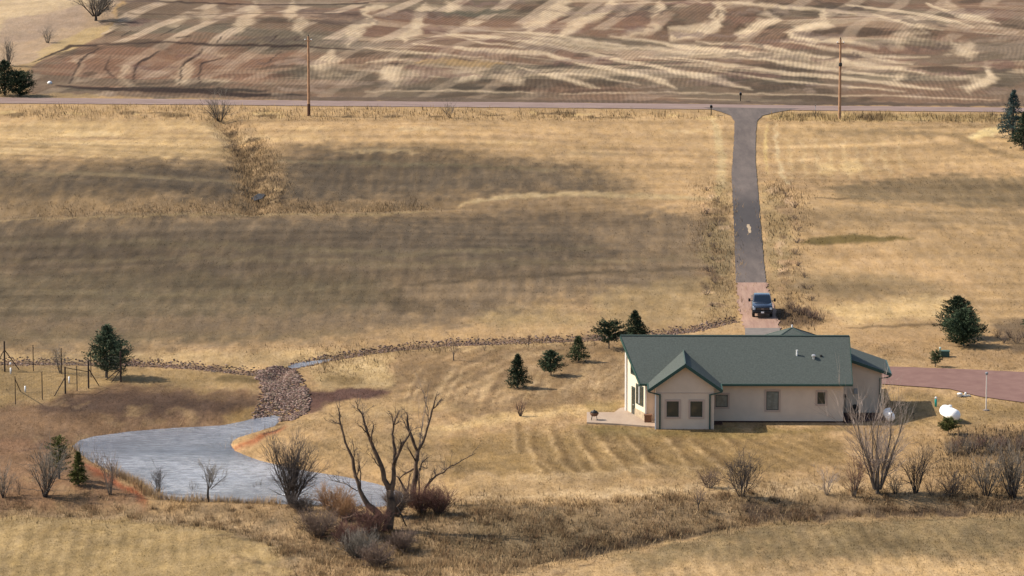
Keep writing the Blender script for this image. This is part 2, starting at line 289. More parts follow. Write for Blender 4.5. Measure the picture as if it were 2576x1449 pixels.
# --- the lawns
paint([(1000,880),(1560,860),(1570,1000),(1400,1040),(1200,1050),(1050,1040),(980,990),(1000,930)], (158,126,86), .6, 1.2, .8)
for i in range(54):
    bx = 1010 + i * 10.5 + random.uniform(-8, 8); by = 1030 - (bx - 1010) * .05 + random.uniform(-22, 6)
    bx_ = bx
    streak([(bx, by), (bx + 14, by - 34), (bx + 46, by - 66 - random.uniform(0, 22))], random.uniform(3, 8), random.choice([(222,186,132), (226,190,134), (120,92,62)]), .25, .35, .42)
streak([(1000,1100),(1216,1058),(1394,1040),(1471,1030),(1578,1014)], 24, (222,184,122), .3, .6, .75)
streak([(740,1060),(900,1035),(1100,1020),(1200,1035)], 20, (200,164,108), .4, .8, .6)
paint([(820,1090),(1100,1090),(1100,1150),(860,1170),(760,1140)], (172,140,90), .6, 1, .6)
paint([(1110,1100),(1300,1085),(1900,1085),(2100,1090),(2140,1160),(1900,1190),(1450,1200),(1130,1190)], (160,128,76), .5, 1.2, .75)
rl = lambda L: [(1174 + x * .293, 1090 + y * .293) for x, y in L]
for L in [[(400,-60),(420,150)],[(520,-40),(540,140),(580,250),(660,360)],[(690,-60),(740,90),(800,230),(900,350)],[(900,-20),(960,80),(1040,210),(1130,340)],[(1080,-20),(1180,130),(1300,250),(1400,370)],[(1300,-20),(1450,130),(1560,270),(1640,330)],[(1560,-60),(1750,80),(1890,270)],[(1900,60),(2050,190),(2250,330)],[(2150,-20),(2300,150)],[(640,230),(750,340)],[(920,230),(1020,350)]]:
    streak(rl([(x + 60, y) for x, y in L]), 15, (130,100,60), .4, .4, .8)
    streak(rl(L), 6, (216,178,122), .25, .3, .75)
streak(rl([(0,370),(600,385),(1000,360),(1400,320),(2000,290)]), 13, (204,170,120), .3, .7, .65)
paint([(1080,1205),(1450,1210),(1700,1225),(1700,1250),(1300,1240),(1080,1250)], (186,152,102), .4, .8, .5)
paint([(2140,1060),(2700,1060),(2700,1120),(2200,1180)], (178,142,92), .5, 1, .5)
paint([(2230,985),(2330,985),(2600,1020),(2600,1060),(2230,1070)], (164,134,82), .4, .8, .6)
paint([(2380,1110),(2420,1092),(2576,1085),(2700,1085),(2700,1180),(2400,1150)], (120,98,74), .35, 1, .9)
paint([(1440,1070),(1660,1078),(1900,1085),(2130,1072),(2130,1080),(1900,1098),(1500,1095)], (140,120,62), .3, .6, .6)
paint([(2246,830),(2700,830),(2700,935),(2300,922),(2200,880),(2130,830)], (186,148,100), .4, .9, .6)
paint([(1470,1005),(1565,1015),(1560,1035),(1475,1045)], (150,126,70), .2, .4, .6)
paint([(2500,810),(2700,800),(2700,900),(2540,880)], (126,104,78), .4, .8, .8)
for i in range(34):
    bx = -20 + i * 23 + random.uniform(-5, 5); streak([(bx, 1338 + abs(bx - 350) * .05), (bx + 6, 1390), (bx + 26, 1470)], random.uniform(5, 10), random.choice([(206,170,118), (150,122,82)]), .25, .3, .5)
# --- creek bottom and near meadow
paint([(-200,1268),(400,1280),(620,1310),(760,1370),(800,1460),(-200,1500)], (174,146,94), .4, 1, .8)
paint([(-200,1248),(300,1252),(560,1262),(800,1275),(900,1310),(1080,1290),(1300,1270),(1500,1270),(1900,1235),(2700,1225),(2700,1262),(2200,1268),(1900,1290),(1650,1335),(1400,1380),(1250,1470),(760,1470),(700,1380),(560,1315),(300,1280),(-200,1272)], (168,138,98), .3, .8, .9)
paint([(1150,1285),(1350,1285),(1500,1320),(1560,1345),(1420,1385),(1250,1400),(1150,1360)], (140,120,86), .7, 1.4, .6)
paint([(1370,1385),(1450,1350),(1600,1325),(1720,1312),(1850,1290),(1860,1304),(1700,1335),(1560,1362),(1420,1392)], (78,64,50), .2, .5, .9)
paint([(1860,1255),(2100,1258),(2300,1250),(2600,1245),(2600,1262),(2200,1270),(1880,1290)], (96,76,62), .25, .7, .8)
paint([(1500,1400),(1700,1350),(2000,1290),(2700,1272),(2700,1400),(2000,1420),(1600,1440)], (146,124,84), .6, 1.5, .8, streak=.3)
paint([(1200,1440),(1500,1420),(2000,1415),(2700,1400),(2700,1700),(1200,1700)], (198,162,110), .6, 1.2, .8)
paint([(760,1400),(1200,1400),(1300,1700),(700,1700)], (190,152,102), .5, 1.0, .7)
streak([(1180,1248),(1500,1244),(1750,1232),(2000,1224),(2300,1222)], 14, (222,188,138), .3, .8, .6); streak([(150,1268),(500,1282),(740,1310)], 10, (216,182,132), .3, .8, .5); streak([(900,1420),(1100,1440),(1300,1436)], 24, (214,178,126), .4, .9, .6)
for _ in range(160):
    bx = random.uniform(560, 1500); by = 1400 + random.uniform(-110, 60)
    blob(bx, by, random.uniform(4, 22), random.uniform(2, 6), random.choice([(108,84,58), (128,98,68), (206,170,120), (112,98,72), (90,70,50)]), .1, .5, .6)
for _ in range(220):
    bx = random.uniform(0, 2576); by = random.choice([random.uniform(850, 1060), random.uniform(1080, 1250), random.uniform(1290, 1449)])
    blob(bx, by, random.uniform(10, 60), random.uniform(2, 7), random.choice([(196,160,108), (146,118,74), (168,136,88), (206,172,120)]), .2, .8, .35)
m_far = Y > 440
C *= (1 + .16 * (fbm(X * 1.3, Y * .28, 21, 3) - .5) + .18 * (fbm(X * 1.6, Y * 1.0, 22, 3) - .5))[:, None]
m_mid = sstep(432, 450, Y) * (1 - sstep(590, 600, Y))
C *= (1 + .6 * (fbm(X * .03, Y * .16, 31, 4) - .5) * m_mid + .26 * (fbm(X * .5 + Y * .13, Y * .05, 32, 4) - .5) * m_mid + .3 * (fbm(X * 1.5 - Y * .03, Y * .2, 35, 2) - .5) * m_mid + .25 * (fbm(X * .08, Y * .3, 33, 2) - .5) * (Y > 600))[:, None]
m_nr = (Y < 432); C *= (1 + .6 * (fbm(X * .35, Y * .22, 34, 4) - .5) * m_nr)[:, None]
ROW = X - .0022 * np.clip(Y - 618, 0, 400) ** 2 + 1.6 * (fbm(X / 14, Y / 14, 41, 2) - .5) + .5 * (vnoise(X / 4, Y / 6, 42) - .5)
FUR = FUR * sstep(.35, .55, fbm(X / 9, Y / 16, 43, 3))
sp1 = np.sin(2 * np.pi * (X + .42 * (Y - 385) + 1.2 * (fbm(X * .2, Y * .1, 76, 2) - .5)) / 1.7); sp2 = np.sin(2 * np.pi * (X - .42 * (Y - 410) + 1.2 * (fbm(X * .2, Y * .1, 77, 2) - .5)) / 1.9); sp3 = np.sin(2 * np.pi * (X + .06 * Y + .8 * (fbm(X * .2, Y * .1, 78, 2) - .5)) / 1.25); sp4 = np.sin(2 * np.pi * (X * .05 + Y + 9 * (fbm(X * .02, Y * .02, 79, 2) - .5)) / 5.5)
pm_ = sstep(.35, .6, fbm(X * .12, Y * .08, 80, 3)); wz = lambda a_, b_, c_, d_: sstep(a_, b_, Y) * (1 - sstep(c_, d_, Y))
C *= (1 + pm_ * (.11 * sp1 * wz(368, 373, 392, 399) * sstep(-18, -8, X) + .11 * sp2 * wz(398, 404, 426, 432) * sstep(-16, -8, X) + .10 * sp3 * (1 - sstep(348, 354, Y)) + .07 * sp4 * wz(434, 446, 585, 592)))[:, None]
_l = C @ np.array([.21, .72, .07]); _l0 = float(alb(172, 140, 98) @ np.array([.21, .72, .07])); C *= (np.clip(_l / _l0, .2, 3) ** .33)[:, None]
C = np.clip(C, .01, .75)
Z = HF(X, Y)

# ------------------------------------------------------------------ material tools
def mat(name, col, rough=.85, noise=0, scale=3.0, metal=0, bump=0, spec=.3, col2=None, coord='Object'):
    m = bpy.data.materials.new(name); m.use_nodes = True; t = m.node_tree; b = t.nodes['Principled BSDF']
    b.inputs['Roughness'].default_value = rough; b.inputs['Metallic'].default_value = metal
    b.inputs['Specular IOR Level'].default_value = spec
    b.inputs['Base Color'].default_value = col
    if noise or bump or col2:
        tc = t.nodes.new('ShaderNodeTexCoord'); n = t.nodes.new('ShaderNodeTexNoise'); n.inputs['Scale'].default_value = scale; n.inputs['Detail'].default_value = 5
        t.links.new(tc.outputs[coord], n.inputs['Vector'])
        mr = t.nodes.new('ShaderNodeMapRange'); mr.inputs[1].default_value = .3; mr.inputs[2].default_value = .7; t.links.new(n.outputs[0], mr.inputs[0])
        mx = t.nodes.new('ShaderNodeMix'); mx.data_type = 'RGBA'; t.links.new(mr.outputs[0], mx.inputs[0])
        if col2: mx.inputs[6].default_value = col; mx.inputs[7].default_value = col2
        else:
            mx.inputs[6].default_value = tuple(min(1, c * (1 - noise)) for c in col[:3]) + (1,); mx.inputs[7].default_value = tuple(min(1, c * (1 + noise)) for c in col[:3]) + (1,)
        t.links.new(mx.outputs[2], b.inputs['Base Color'])
        if bump:
            bp = t.nodes.new('ShaderNodeBump'); bp.inputs['Strength'].default_value = bump; bp.inputs['Distance'].default_value = .05
            t.links.new(n.outputs[0], bp.inputs['Height']); t.links.new(bp.outputs[0], b.inputs['Normal'])
    return m
def attr_mat(name, rough=.9, upn=0.0, transl=0.0):
    m = bpy.data.materials.new(name); m.use_nodes = True; t = m.node_tree; b = t.nodes['Principled BSDF']
    b.inputs['Roughness'].default_value = rough; b.inputs['Specular IOR Level'].default_value = .1
    a = t.nodes.new('ShaderNodeAttribute'); a.attribute_name = 'Col'; t.links.new(a.outputs['Color'], b.inputs['Base Color'])
    if upn:
        g = t.nodes.new('ShaderNodeNewGeometry'); v = t.nodes.new('ShaderNodeVectorMath'); v.operation = 'SCALE'; v.inputs['Scale'].default_value = 1 - upn
        t.links.new(g.outputs['Normal'], v.inputs[0]); ad = t.nodes.new('ShaderNodeVectorMath'); ad.operation = 'ADD'; ad.inputs[1].default_value = (0, 0, upn)
        t.links.new(v.outputs[0], ad.inputs[0]); nm = t.nodes.new('ShaderNodeVectorMath'); nm.operation = 'NORMALIZE'
        t.links.new(ad.outputs[0], nm.inputs[0]); t.links.new(nm.outputs[0], b.inputs['Normal'])
    return m
def leafy(m, gain=1.2, fac=.25):      # thin dry leaves let light through
    t = m.node_tree; b = t.nodes['Principled BSDF']; a = [n for n in t.nodes if n.type == 'ATTRIBUTE'][0]
    v = t.nodes.new('ShaderNodeVectorMath'); v.operation = 'SCALE'; v.inputs['Scale'].default_value = gain; t.links.new(a.outputs['Color'], v.inputs[0])
    t.links.new(v.outputs[0], b.inputs['Base Color']); tr = t.nodes.new('ShaderNodeBsdfTranslucent'); t.links.new(v.outputs[0], tr.inputs['Color'])
    mx = t.nodes.new('ShaderNodeMixShader'); mx.inputs[0].default_value = fac; t.links.new(b.outputs[0], mx.inputs[1]); t.links.new(tr.outputs[0], mx.inputs[2])
    t.links.new(mx.outputs[0], t.nodes['Material Output'].inputs['Surface']); return m
def tag(o, label=None, cat=None, group=None, kind=None):
    if label: o['label'] = label
    if cat: o['category'] = cat
    if group: o['group'] = group
    if kind: o['kind'] = kind
    return o
def np_mesh(name, V, F, m, col=None, smooth=False, extra=None):
    me = bpy.data.meshes.new(name); V = np.asarray(V, np.float32); F = np.asarray(F, np.int32); k = F.shape[1]
    me.vertices.add(len(V)); me.vertices.foreach_set('co', V.ravel())
    me.loops.add(F.size); me.loops.foreach_set('vertex_index', F.ravel())
    me.polygons.add(len(F)); me.polygons.foreach_set('loop_start', np.arange(0, F.size, k, dtype=np.int32))
    me.update(calc_edges=True)
    if smooth: me.polygons.foreach_set('use_smooth', np.ones(len(F), bool))
    if col is not None:
        a = me.color_attributes.new('Col', 'FLOAT_COLOR', 'POINT')
        a.data.foreach_set('color', np.hstack([col, np.ones((len(V), 1))]).astype(np.float32).ravel())
    for n, arr in (extra or {}).items():
        a = me.attributes.new(n, 'FLOAT', 'POINT'); a.data.foreach_set('value', np.asarray(arr, np.float32))
    me.materials.append(m); o = bpy.data.objects.new(name, me); COL.objects.link(o); return o

# ------------------------------------------------------------------ the ground sheet
def ground_mat():
    m = bpy.data.materials.new('ground'); m.use_nodes = True; t = m.node_tree; N = t.nodes; L = t.links; b = N['Principled BSDF']
    b.inputs['Roughness'].default_value = .95; b.inputs['Specular IOR Level'].default_value = .08
    tc = N.new('ShaderNodeTexCoord'); at = N.new('ShaderNodeAttribute'); at.attribute_name = 'Col'
    fu = N.new('ShaderNodeAttribute'); fu.attribute_name = 'fur'; ro = N.new('ShaderNodeAttribute'); ro.attribute_name = 'row'
    def noise(sc, det, mp=(1, 1, 1)):
        mpn = N.new('ShaderNodeMapping'); mpn.inputs['Scale'].default_value = mp; L.new(tc.outputs['Object'], mpn.inputs[0])
        n = N.new('ShaderNodeTexNoise'); n.inputs['Scale'].default_value = sc; n.inputs['Detail'].default_value = det; n.inputs['Roughness'].default_value = .65
        L.new(mpn.outputs[0], n.inputs['Vector']); return n.outputs[0]
    def M(op, a, b_=None, c=None):
        n = N.new('ShaderNodeMath'); n.operation = op
        for i, v in enumerate((a, b_, c)):
            if v is None: continue
            if isinstance(v, (int, float)): n.inputs[i].default_value = v
            else: L.new(v, n.inputs[i])
        return n.outputs[0]
    n1 = noise(2.6, 4, (1, .33, 1)); n2 = noise(7.0, 3, (1, .4, 1)); n3 = noise(.5, 4, (1, .3, 1))
    f = M('ADD', M('MULTIPLY', M('SUBTRACT', n1, .5), .95), M('MULTIPLY', M('SUBTRACT', n2, .5), .9))
    f = M('ADD', f, M('MULTIPLY', M('SUBTRACT', n3, .5), .5)); sp = N.new('ShaderNodeSeparateXYZ'); L.new(tc.outputs['Object'], sp.inputs[0]); mr = N.new('ShaderNodeMapRange'); mr.inputs[1].default_value = 400; mr.inputs[2].default_value = 470; mr.inputs[3].default_value = 1.1; mr.inputs[4].default_value = .5; L.new(sp.outputs[1], mr.inputs[0])
    f = M('MULTIPLY', f, mr.outputs[0]); f = M('ADD', 1.0, f); f = M('MAXIMUM', f, .35)
    # crop rows
    rw = M('SINE', M('MULTIPLY', ro.outputs['Fac'], 2 * math.pi / .64)); rw = M('MULTIPLY', rw, M('MULTIPLY', fu.outputs['Fac'], .13))
    rw = M('SUBTRACT', M('ADD', 1.0, rw), 0.0); f = M('MULTIPLY', f, rw)
    hs = N.new('ShaderNodeHueSaturation'); L.new(at.outputs['Color'], hs.inputs['Color']); L.new(f, hs.inputs['Value'])
    n4 = noise(.9, 3, (1, .3, 1)); L.new(M('ADD', .85, M('MULTIPLY', n4, .25)), hs.inputs['Saturation'])
    L.new(hs.outputs[0], b.inputs['Base Color'])
    bp = N.new('ShaderNodeBump'); bp.inputs['Strength'].default_value = .5; bp.inputs['Distance'].default_value = .12
    L.new(M('ADD', n1, M('MULTIPLY', n2, .6)), bp.inputs['Height']); L.new(bp.outputs[0], b.inputs['Normal'])
    return m
i0 = (np.arange(NY - 1)[:, None] * NX + np.arange(NX - 1)[None, :]).ravel()
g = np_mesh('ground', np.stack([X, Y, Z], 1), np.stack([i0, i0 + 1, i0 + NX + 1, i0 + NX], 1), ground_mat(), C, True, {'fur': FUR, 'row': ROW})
tag(g, kind='structure')
CG = C.reshape(NY, NX, 3)
def col_at(x, y):
    ix = np.clip(np.searchsorted(gx, x) - 1, 0, NX - 2); iy = np.clip(np.searchsorted(gy, y) - 1, 0, NY - 2); return CG[iy, ix]

# ------------------------------------------------------------------ roads, drives, patio, water
def sheet(name, left, right, m, off=.05, n=None, cross=8, wob=.12, raw=False):
    """strip between two world polylines of equal meaning, draped on the ground"""
    A = np.array(left if raw else W(left)); B = np.array(right if raw else W(right))
    def res(P, n):
        d = np.r_[0, np.cumsum(np.hypot(*np.diff(P, axis=0).T))]; t = np.linspace(0, d[-1], n)
        return np.stack([np.interp(t, d, P[:, 0]), np.interp(t, d, P[:, 1])], 1)
    L_ = max(np.hypot(*np.diff(A, axis=0).T).sum(), np.hypot(*np.diff(B, axis=0).T).sum()); n = n or int(L_ / .6) + 2
    A = res(A, n); B = res(B, n); t = np.linspace(0, 1, cross)[None, :, None]
    na = (fbm(A[:, 0] * .8, A[:, 1] * .8, 51) - .5)[:, None, None] * wob * 2; nb = (fbm(B[:, 0] * .8, B[:, 1] * .8, 52) - .5)[:, None, None] * wob * 2
    u = (B - A) / (np.linalg.norm(B - A, axis=1, keepdims=True) + 1e-9); A2 = A[:, None] + u[:, None] * na; B2 = B[:, None] + u[:, None] * nb
    P = A2 * (1 - t) + B2 * t; x = P[..., 0].ravel(); y = P[..., 1].ravel(); z = HF(x, y) + off
    i = (np.arange(n - 1)[:, None] * cross + np.arange(cross - 1)[None]).ravel()
    o = np_mesh(name, np.stack([x, y, z], 1), np.stack([i, i + 1, i + cross + 1, i + cross], 1), m, None, True)
    return tag(o, kind='structure')
def rough_mat(name, c1, c2, sc=1.5, st=(1, .35, 1), fine=14):
    m = mat(name, c1, .9, 0, sc, col2=c2, bump=.3); t = m.node_tree
    tex = [n for n in t.nodes if n.type == 'TEX_NOISE'][0]; tc = [n for n in t.nodes if n.type == 'TEX_COORD'][0]
    mp = t.nodes.new('ShaderNodeMapping'); mp.inputs['Scale'].default_value = st; t.links.new(tc.outputs['Object'], mp.inputs[0]); t.links.new(mp.outputs[0], tex.inputs['Vector'])
    tex.inputs['Roughness'].default_value = .7
    return m
M_ROAD = rough_mat('gravel_road', a4(152, 124, 112), a4(182, 154, 138), .8, (.25, 1, 1))
M_ASPH = rough_mat('asphalt_drive', a4(104, 91, 83), a4(140, 123, 110), .5, (1.6, .25, 1))
M_PINK = rough_mat('pink_gravel', a4(176, 134, 112), a4(208, 168, 140), 1.2, (2.2, .2, 1))
M_RED = rough_mat('red_gravel', a4(144, 104, 92), a4(166, 126, 110), 1.5, (.5, .5, 1))
M_CONC = rough_mat('concrete', a4(196, 168, 142), a4(216, 190, 162), .8)
sheet('road', [(-700,238),(0,246),(500,251),(850,255),(1250,258),(1700,262),(2080,267),(2576,272),(3200,278)], [(-700,252),(0,261),(500,264),(850,268),(1250,271),(1700,275),(2080,279),(2576,283),(3200,288)], M_ROAD, .06, 400, 6, .25)
sheet('driveway', [(1770,271),(1812,282),(1838,292),(1847,305),(1847,330),(1845,370),(1840,440),(1843,500),(1847,600),(1851,713)], [(2010,274),(1950,284),(1918,292),(1905,305),(1902,330),(1900,400),(1906,470),(1913,560),(1920,640),(1927,713)], M_ASPH, .07, 260, 8, .10)
sheet('gravel_drive', [(1853,712.5),(1855,760),(1866,800),(1874,828)], [(1930,712.5),(1941,760),(1957,800),(1962,828)], M_PINK, .08, 70, 8, .45)
sheet('concrete_apron', [(1874,827.5),(1874,850)], [(1962,827.5),(1962,850)], mat('apron', a4(150,138,126), .85, .12, 1.5), .1, 12, 6, .02)
sheet('gravel_yard', [(1880,905),(2100,920),(2246,924),(2400,929),(2577,938),(2800,950)], [(1880,935),(2100,950),(2223,968),(2389,980),(2464,999),(2577,1014),(2800,1045)], M_RED, .07, 120, 14, .15)
blob_s = tag(sheet('crack_patch', [(1876,566),(1878,578),(1884,588)], [(1888,566),(1889,578),(1891,588)], mat('crack_fill', a4(205,178,140), .9, .2, 3), .085, 10, 4, .3), kind='structure')
t = M_ASPH.node_tree; mx0 = [n for n in t.nodes if n.type == 'MIX'][0]; sx = t.nodes.new('ShaderNodeSeparateXYZ'); t.links.new([n for n in t.nodes if n.type == 'TEX_COORD'][0].outputs['Object'], sx.inputs[0])
def _mr(a_, b__):
    m_ = t.nodes.new('ShaderNodeMapRange'); m_.interpolation_type = 'SMOOTHSTEP'; m_.inputs[1].default_value = a_; m_.inputs[2].default_value = b__; t.links.new(sx.outputs[1], m_.inputs[0]); return m_.outputs[0]
mu = t.nodes.new('ShaderNodeMath'); mu.operation = 'MULTIPLY'; t.links.new(_mr(466, 500), mu.inputs[0]); t.links.new(_mr(532, 510), mu.inputs[1])
mu2 = t.nodes.new('ShaderNodeMath'); mu2.operation = 'MULTIPLY'; mu2.inputs[1].default_value = .8; t.links.new(mu.outputs[0], mu2.inputs[0])
mx1 = t.nodes.new('ShaderNodeMix'); mx1.data_type = 'RGBA'; t.links.new(mu2.outputs[0], mx1.inputs[0]); t.links.new(mx0.outputs[2], mx1.inputs[6]); mx1.inputs[7].default_value = a4(66, 61, 60); t.links.new(mx1.outputs[2], t.nodes['Principled BSDF'].inputs['Base Color'])

def flat_poly(name, P, z, m, kind='structure'):
    me = bpy.data.meshes.new(name); me.from_pydata([(p[0], p[1], z) for p in P], [], [list(range(len(P)))]); me.materials.append(m)
    o = bpy.data.objects.new(name, me); COL.objects.link(o); return tag(o, kind=kind)
mw = bpy.data.materials.new('pond_water'); mw.use_nodes = True; t = mw.node_tree; b = t.nodes['Principled BSDF']
b.inputs['Base Color'].default_value = (.30, .30, .33, 1); b.inputs['Roughness'].default_value = .16; b.inputs['IOR'].default_value = 1.33; b.inputs['Specular IOR Level'].default_value = .9
tc = t.nodes.new('ShaderNodeTexCoord'); mp = t.nodes.new('ShaderNodeMapping'); mp.inputs['Scale'].default_value = (1, 1.4, 1); t.links.new(tc.outputs['Object'], mp.inputs[0])
n = t.nodes.new('ShaderNodeTexNoise'); n.inputs['Scale'].default_value = 1.6; n.inputs['Detail'].default_value = 7; n.inputs['Roughness'].default_value = .7; t.links.new(mp.outputs[0], n.inputs['Vector'])
nb_ = t.nodes.new('ShaderNodeTexNoise'); nb_.inputs['Scale'].default_value = .12; t.links.new(mp.outputs[0], nb_.inputs['Vector'])
ml = t.nodes.new('ShaderNodeMath'); ml.operation = 'MULTIPLY'; t.links.new(n.outputs[0], ml.inputs[0]); t.links.new(nb_.outputs[0], ml.inputs[1])
bp = t.nodes.new('ShaderNodeBump'); bp.inputs['Strength'].default_value = 1.0; bp.inputs['Distance'].default_value = .5; t.links.new(ml.outputs[0], bp.inputs['Height']); t.links.new(bp.outputs[0], b.inputs['Normal'])
cr = t.nodes.new('ShaderNodeMix'); cr.data_type = 'RGBA'; cr.inputs[6].default_value = (.06, .066, .085, 1); cr.inputs[7].default_value = (.46, .47, .50, 1)  # pale sky glints and dark ripples mixed into the base colour
n5 = t.nodes.new('ShaderNodeTexNoise'); n5.inputs['Scale'].default_value = 1.5; n5.inputs['Detail'].default_value = 8; n5.inputs['Roughness'].default_value = .78; mp5 = t.nodes.new('ShaderNodeMapping'); mp5.inputs['Scale'].default_value = (.55, 1.0, 1)
t.links.new(tc.outputs['Object'], mp5.inputs[0]); t.links.new(mp5.outputs[0], n5.inputs['Vector']); mr5 = t.nodes.new('ShaderNodeMapRange'); mr5.inputs[1].default_value = .28; mr5.inputs[2].default_value = .75
t.links.new(n5.outputs[0], mr5.inputs[0]); n6 = t.nodes.new('ShaderNodeTexNoise'); n6.inputs['Scale'].default_value = .10; n6.inputs['Detail'].default_value = 3; t.links.new(mp5.outputs[0], n6.inputs['Vector']); m6 = t.nodes.new('ShaderNodeMath'); m6.operation = 'MULTIPLY_ADD'; m6.inputs[1].default_value = 1.9; m6.inputs[2].default_value = -.42; t.links.new(n6.outputs[0], m6.inputs[0]); m7 = t.nodes.new('ShaderNodeMath'); m7.operation = 'MULTIPLY'; m7.use_clamp = True; m8 = t.nodes.new('ShaderNodeMath'); m8.operation = 'MULTIPLY_ADD'; m8.inputs[1].default_value = 1.6; m8.inputs[2].default_value = .1; t.links.new(mr5.outputs[0], m8.inputs[0]); t.links.new(m8.outputs[0], m7.inputs[0]); t.links.new(m6.outputs[0], m7.inputs[1]); t.links.new(m7.outputs[0], cr.inputs[0]); t.links.new(cr.outputs[2], b.inputs['Base Color'])
cen = POND.mean(0); PB = []
nP = len(POND)
for i in range(nP):                # grow the sheet under the banks
    a = POND[i - 1]; c = POND[(i + 1) % nP]; tg = (c - a) / np.linalg.norm(c - a); nr = np.array([tg[1], -tg[0]])
    q = POND[i] + nr * .8
    if inside(POND, np.array([q[0]]), np.array([q[1]]))[0]: q = POND[i] - nr * .8
    PB.append(q)
flat_poly('pond_water', PB, POND_Z, mw)
pc = W([(715,914),(745,906),(790,901),(835,896),(825,903),(795,910),(760,917),(735,920)]); zc = float(HF(*pc.mean(0))) + .1
flat_poly('drain_water', pc, zc, mw)
pc = W([(632,487),(650,478),(668,480),(660,490),(640,494)]); flat_poly('ditch_water', pc, float(HF(*pc.mean(0))) + .25, mat('dark_water', (.03, .03, .032, 1), .7, .6, 3, spec=.2))

# ------------------------------------------------------------------ mesh builder
class MB:
    def __init__(s): s.v = []; s.f = []
    def add(s, V, F):
        b = len(s.v); s.v += [tuple(p) for p in V]; s.f += [tuple(i + b for i in f) for f in F]
    def box(s, x0, x1, y0, y1, z0, z1, M_=None):
        V = [Vector((x, y, z)) for z in (z0, z1) for x, y in ((x0, y0), (x1, y0), (x1, y1), (x0, y1))]
        if M_: V = [M_ @ p for p in V]
        s.add(V, [(0, 3, 2, 1), (4, 5, 6, 7), (0, 1, 5, 4), (1, 2, 6, 5), (2, 3, 7, 6), (3, 0, 4, 7)])
    def slab(s, pts, thick):       # polygon (counter-clockwise seen from above) with vertical thickness below it
        n = len(pts); V = [Vector(p) for p in pts] + [Vector(p) - Vector((0, 0, thick)) for p in pts]
        s.add(V, [tuple(range(n)), tuple(range(2 * n - 1, n - 1, -1))] + [(i, i + n, (i + 1) % n + n, (i + 1) % n) for i in range(n)])
    def bar(s, a, b, w, h, up=(0, 0, 1)):   # rectangular bar
        a = Vector(a); b = Vector(b); d = (b - a).normalized(); r = d.cross(Vector(up)); r = r.normalized() if r.length > 1e-5 else Vector((1, 0, 0)); u = r.cross(d)
        V = [p + r * sx * w / 2 + u * sz * h / 2 for p in (a, b) for sx, sz in ((-1, -1), (1, -1), (1, 1), (-1, 1))]
        s.add(V, [(0, 1, 2, 3), (7, 6, 5, 4), (0, 4, 5, 1), (1, 5, 6, 2), (2, 6, 7, 3), (3, 7, 4, 0)])
    def tube(s, pts, rad, n=6, cap=True):
        pts = [Vector(p) for p in pts]; b = len(s.v); m = len(pts)
        if isinstance(rad, (int, float)): rad = [rad] * m
        for i, p in enumerate(pts):
            d = (pts[min(i + 1, m - 1)] - pts[max(i - 1, 0)]); d = d.normalized() if d.length > 1e-9 else Vector((0, 0, 1))
            r = d.cross(Vector((0, 1, 0.03))); r = r.normalized() if r.length > 1e-3 else Vector((1, 0, 0)); u = d.cross(r)
            for k in range(n):
                a = 2 * math.pi * k / n; s.v.append(tuple(p + (r * math.cos(a) + u * math.sin(a)) * rad[i]))
        for i in range(m - 1):
            for k in range(n): s.f.append((b + i * n + k, b + i * n + (k + 1) % n, b + (i + 1) * n + (k + 1) % n, b + (i + 1) * n + k))
        if cap: s.f.append(tuple(b + k for k in range(n))[::-1]); s.f.append(tuple(b + (m - 1) * n + k for k in range(n)))
    def lathe(s, prof, n=16, M_=None):      # profile of (radius, z)
        b = len(s.v)
        for r, z in prof:
            for k in range(n):
                p = Vector((r * math.cos(2 * math.pi * k / n), r * math.sin(2 * math.pi * k / n), z)); s.v.append(tuple(M_ @ p if M_ else p))
        for i in range(len(prof) - 1):
            for k in range(n): s.f.append((b + i * n + k, b + i * n + (k + 1) % n, b + (i + 1) * n + (k + 1) % n, b + (i + 1) * n + k))
        s.f.append(tuple(b + k for k in range(n))[::-1]); s.f.append(tuple(b + (len(prof) - 1) * n + k for k in range(n)))
    def build(s, name, m, parent=None, smooth=False, label=None, bevel=0):
        me = bpy.data.meshes.new(name); me.from_pydata(s.v, [], s.f); me.materials.append(m); me.update()
        if smooth:
            for p in me.polygons: p.use_smooth = True
        o = bpy.data.objects.new(name, me); COL.objects.link(o); o.parent = parent
        if label: o['label'] = label
        if bevel:
            bv = o.modifiers.new('bevel', 'BEVEL'); bv.width = bevel; bv.segments = 2; bv.limit_method = 'ANGLE'
        return o
def empty(name, loc, rz=0, label=None, cat=None, group=None):
    o = bpy.data.objects.new(name, None); COL.objects.link(o); o.location = loc; o.rotation_euler = (0, 0, rz)
    return tag(o, label, cat, group)

# ------------------------------------------------------------------ patio
pl = [(1475,1041),(1475,1064)]
pat = W([(1476,1040),(1545,1041),(1560,1030),(1590,1026),(1650,1040),(1650,1077),(1560,1070),(1476,1066)])
mb = MB(); mb.slab([(p[0], p[1], .14) for p in pat[::-1]], .3); tag(mb.build('patio', M_CONC), kind='structure')
if (pat[1] - pat[0])[0] * (pat[2] - pat[1])[1] > 0: pass

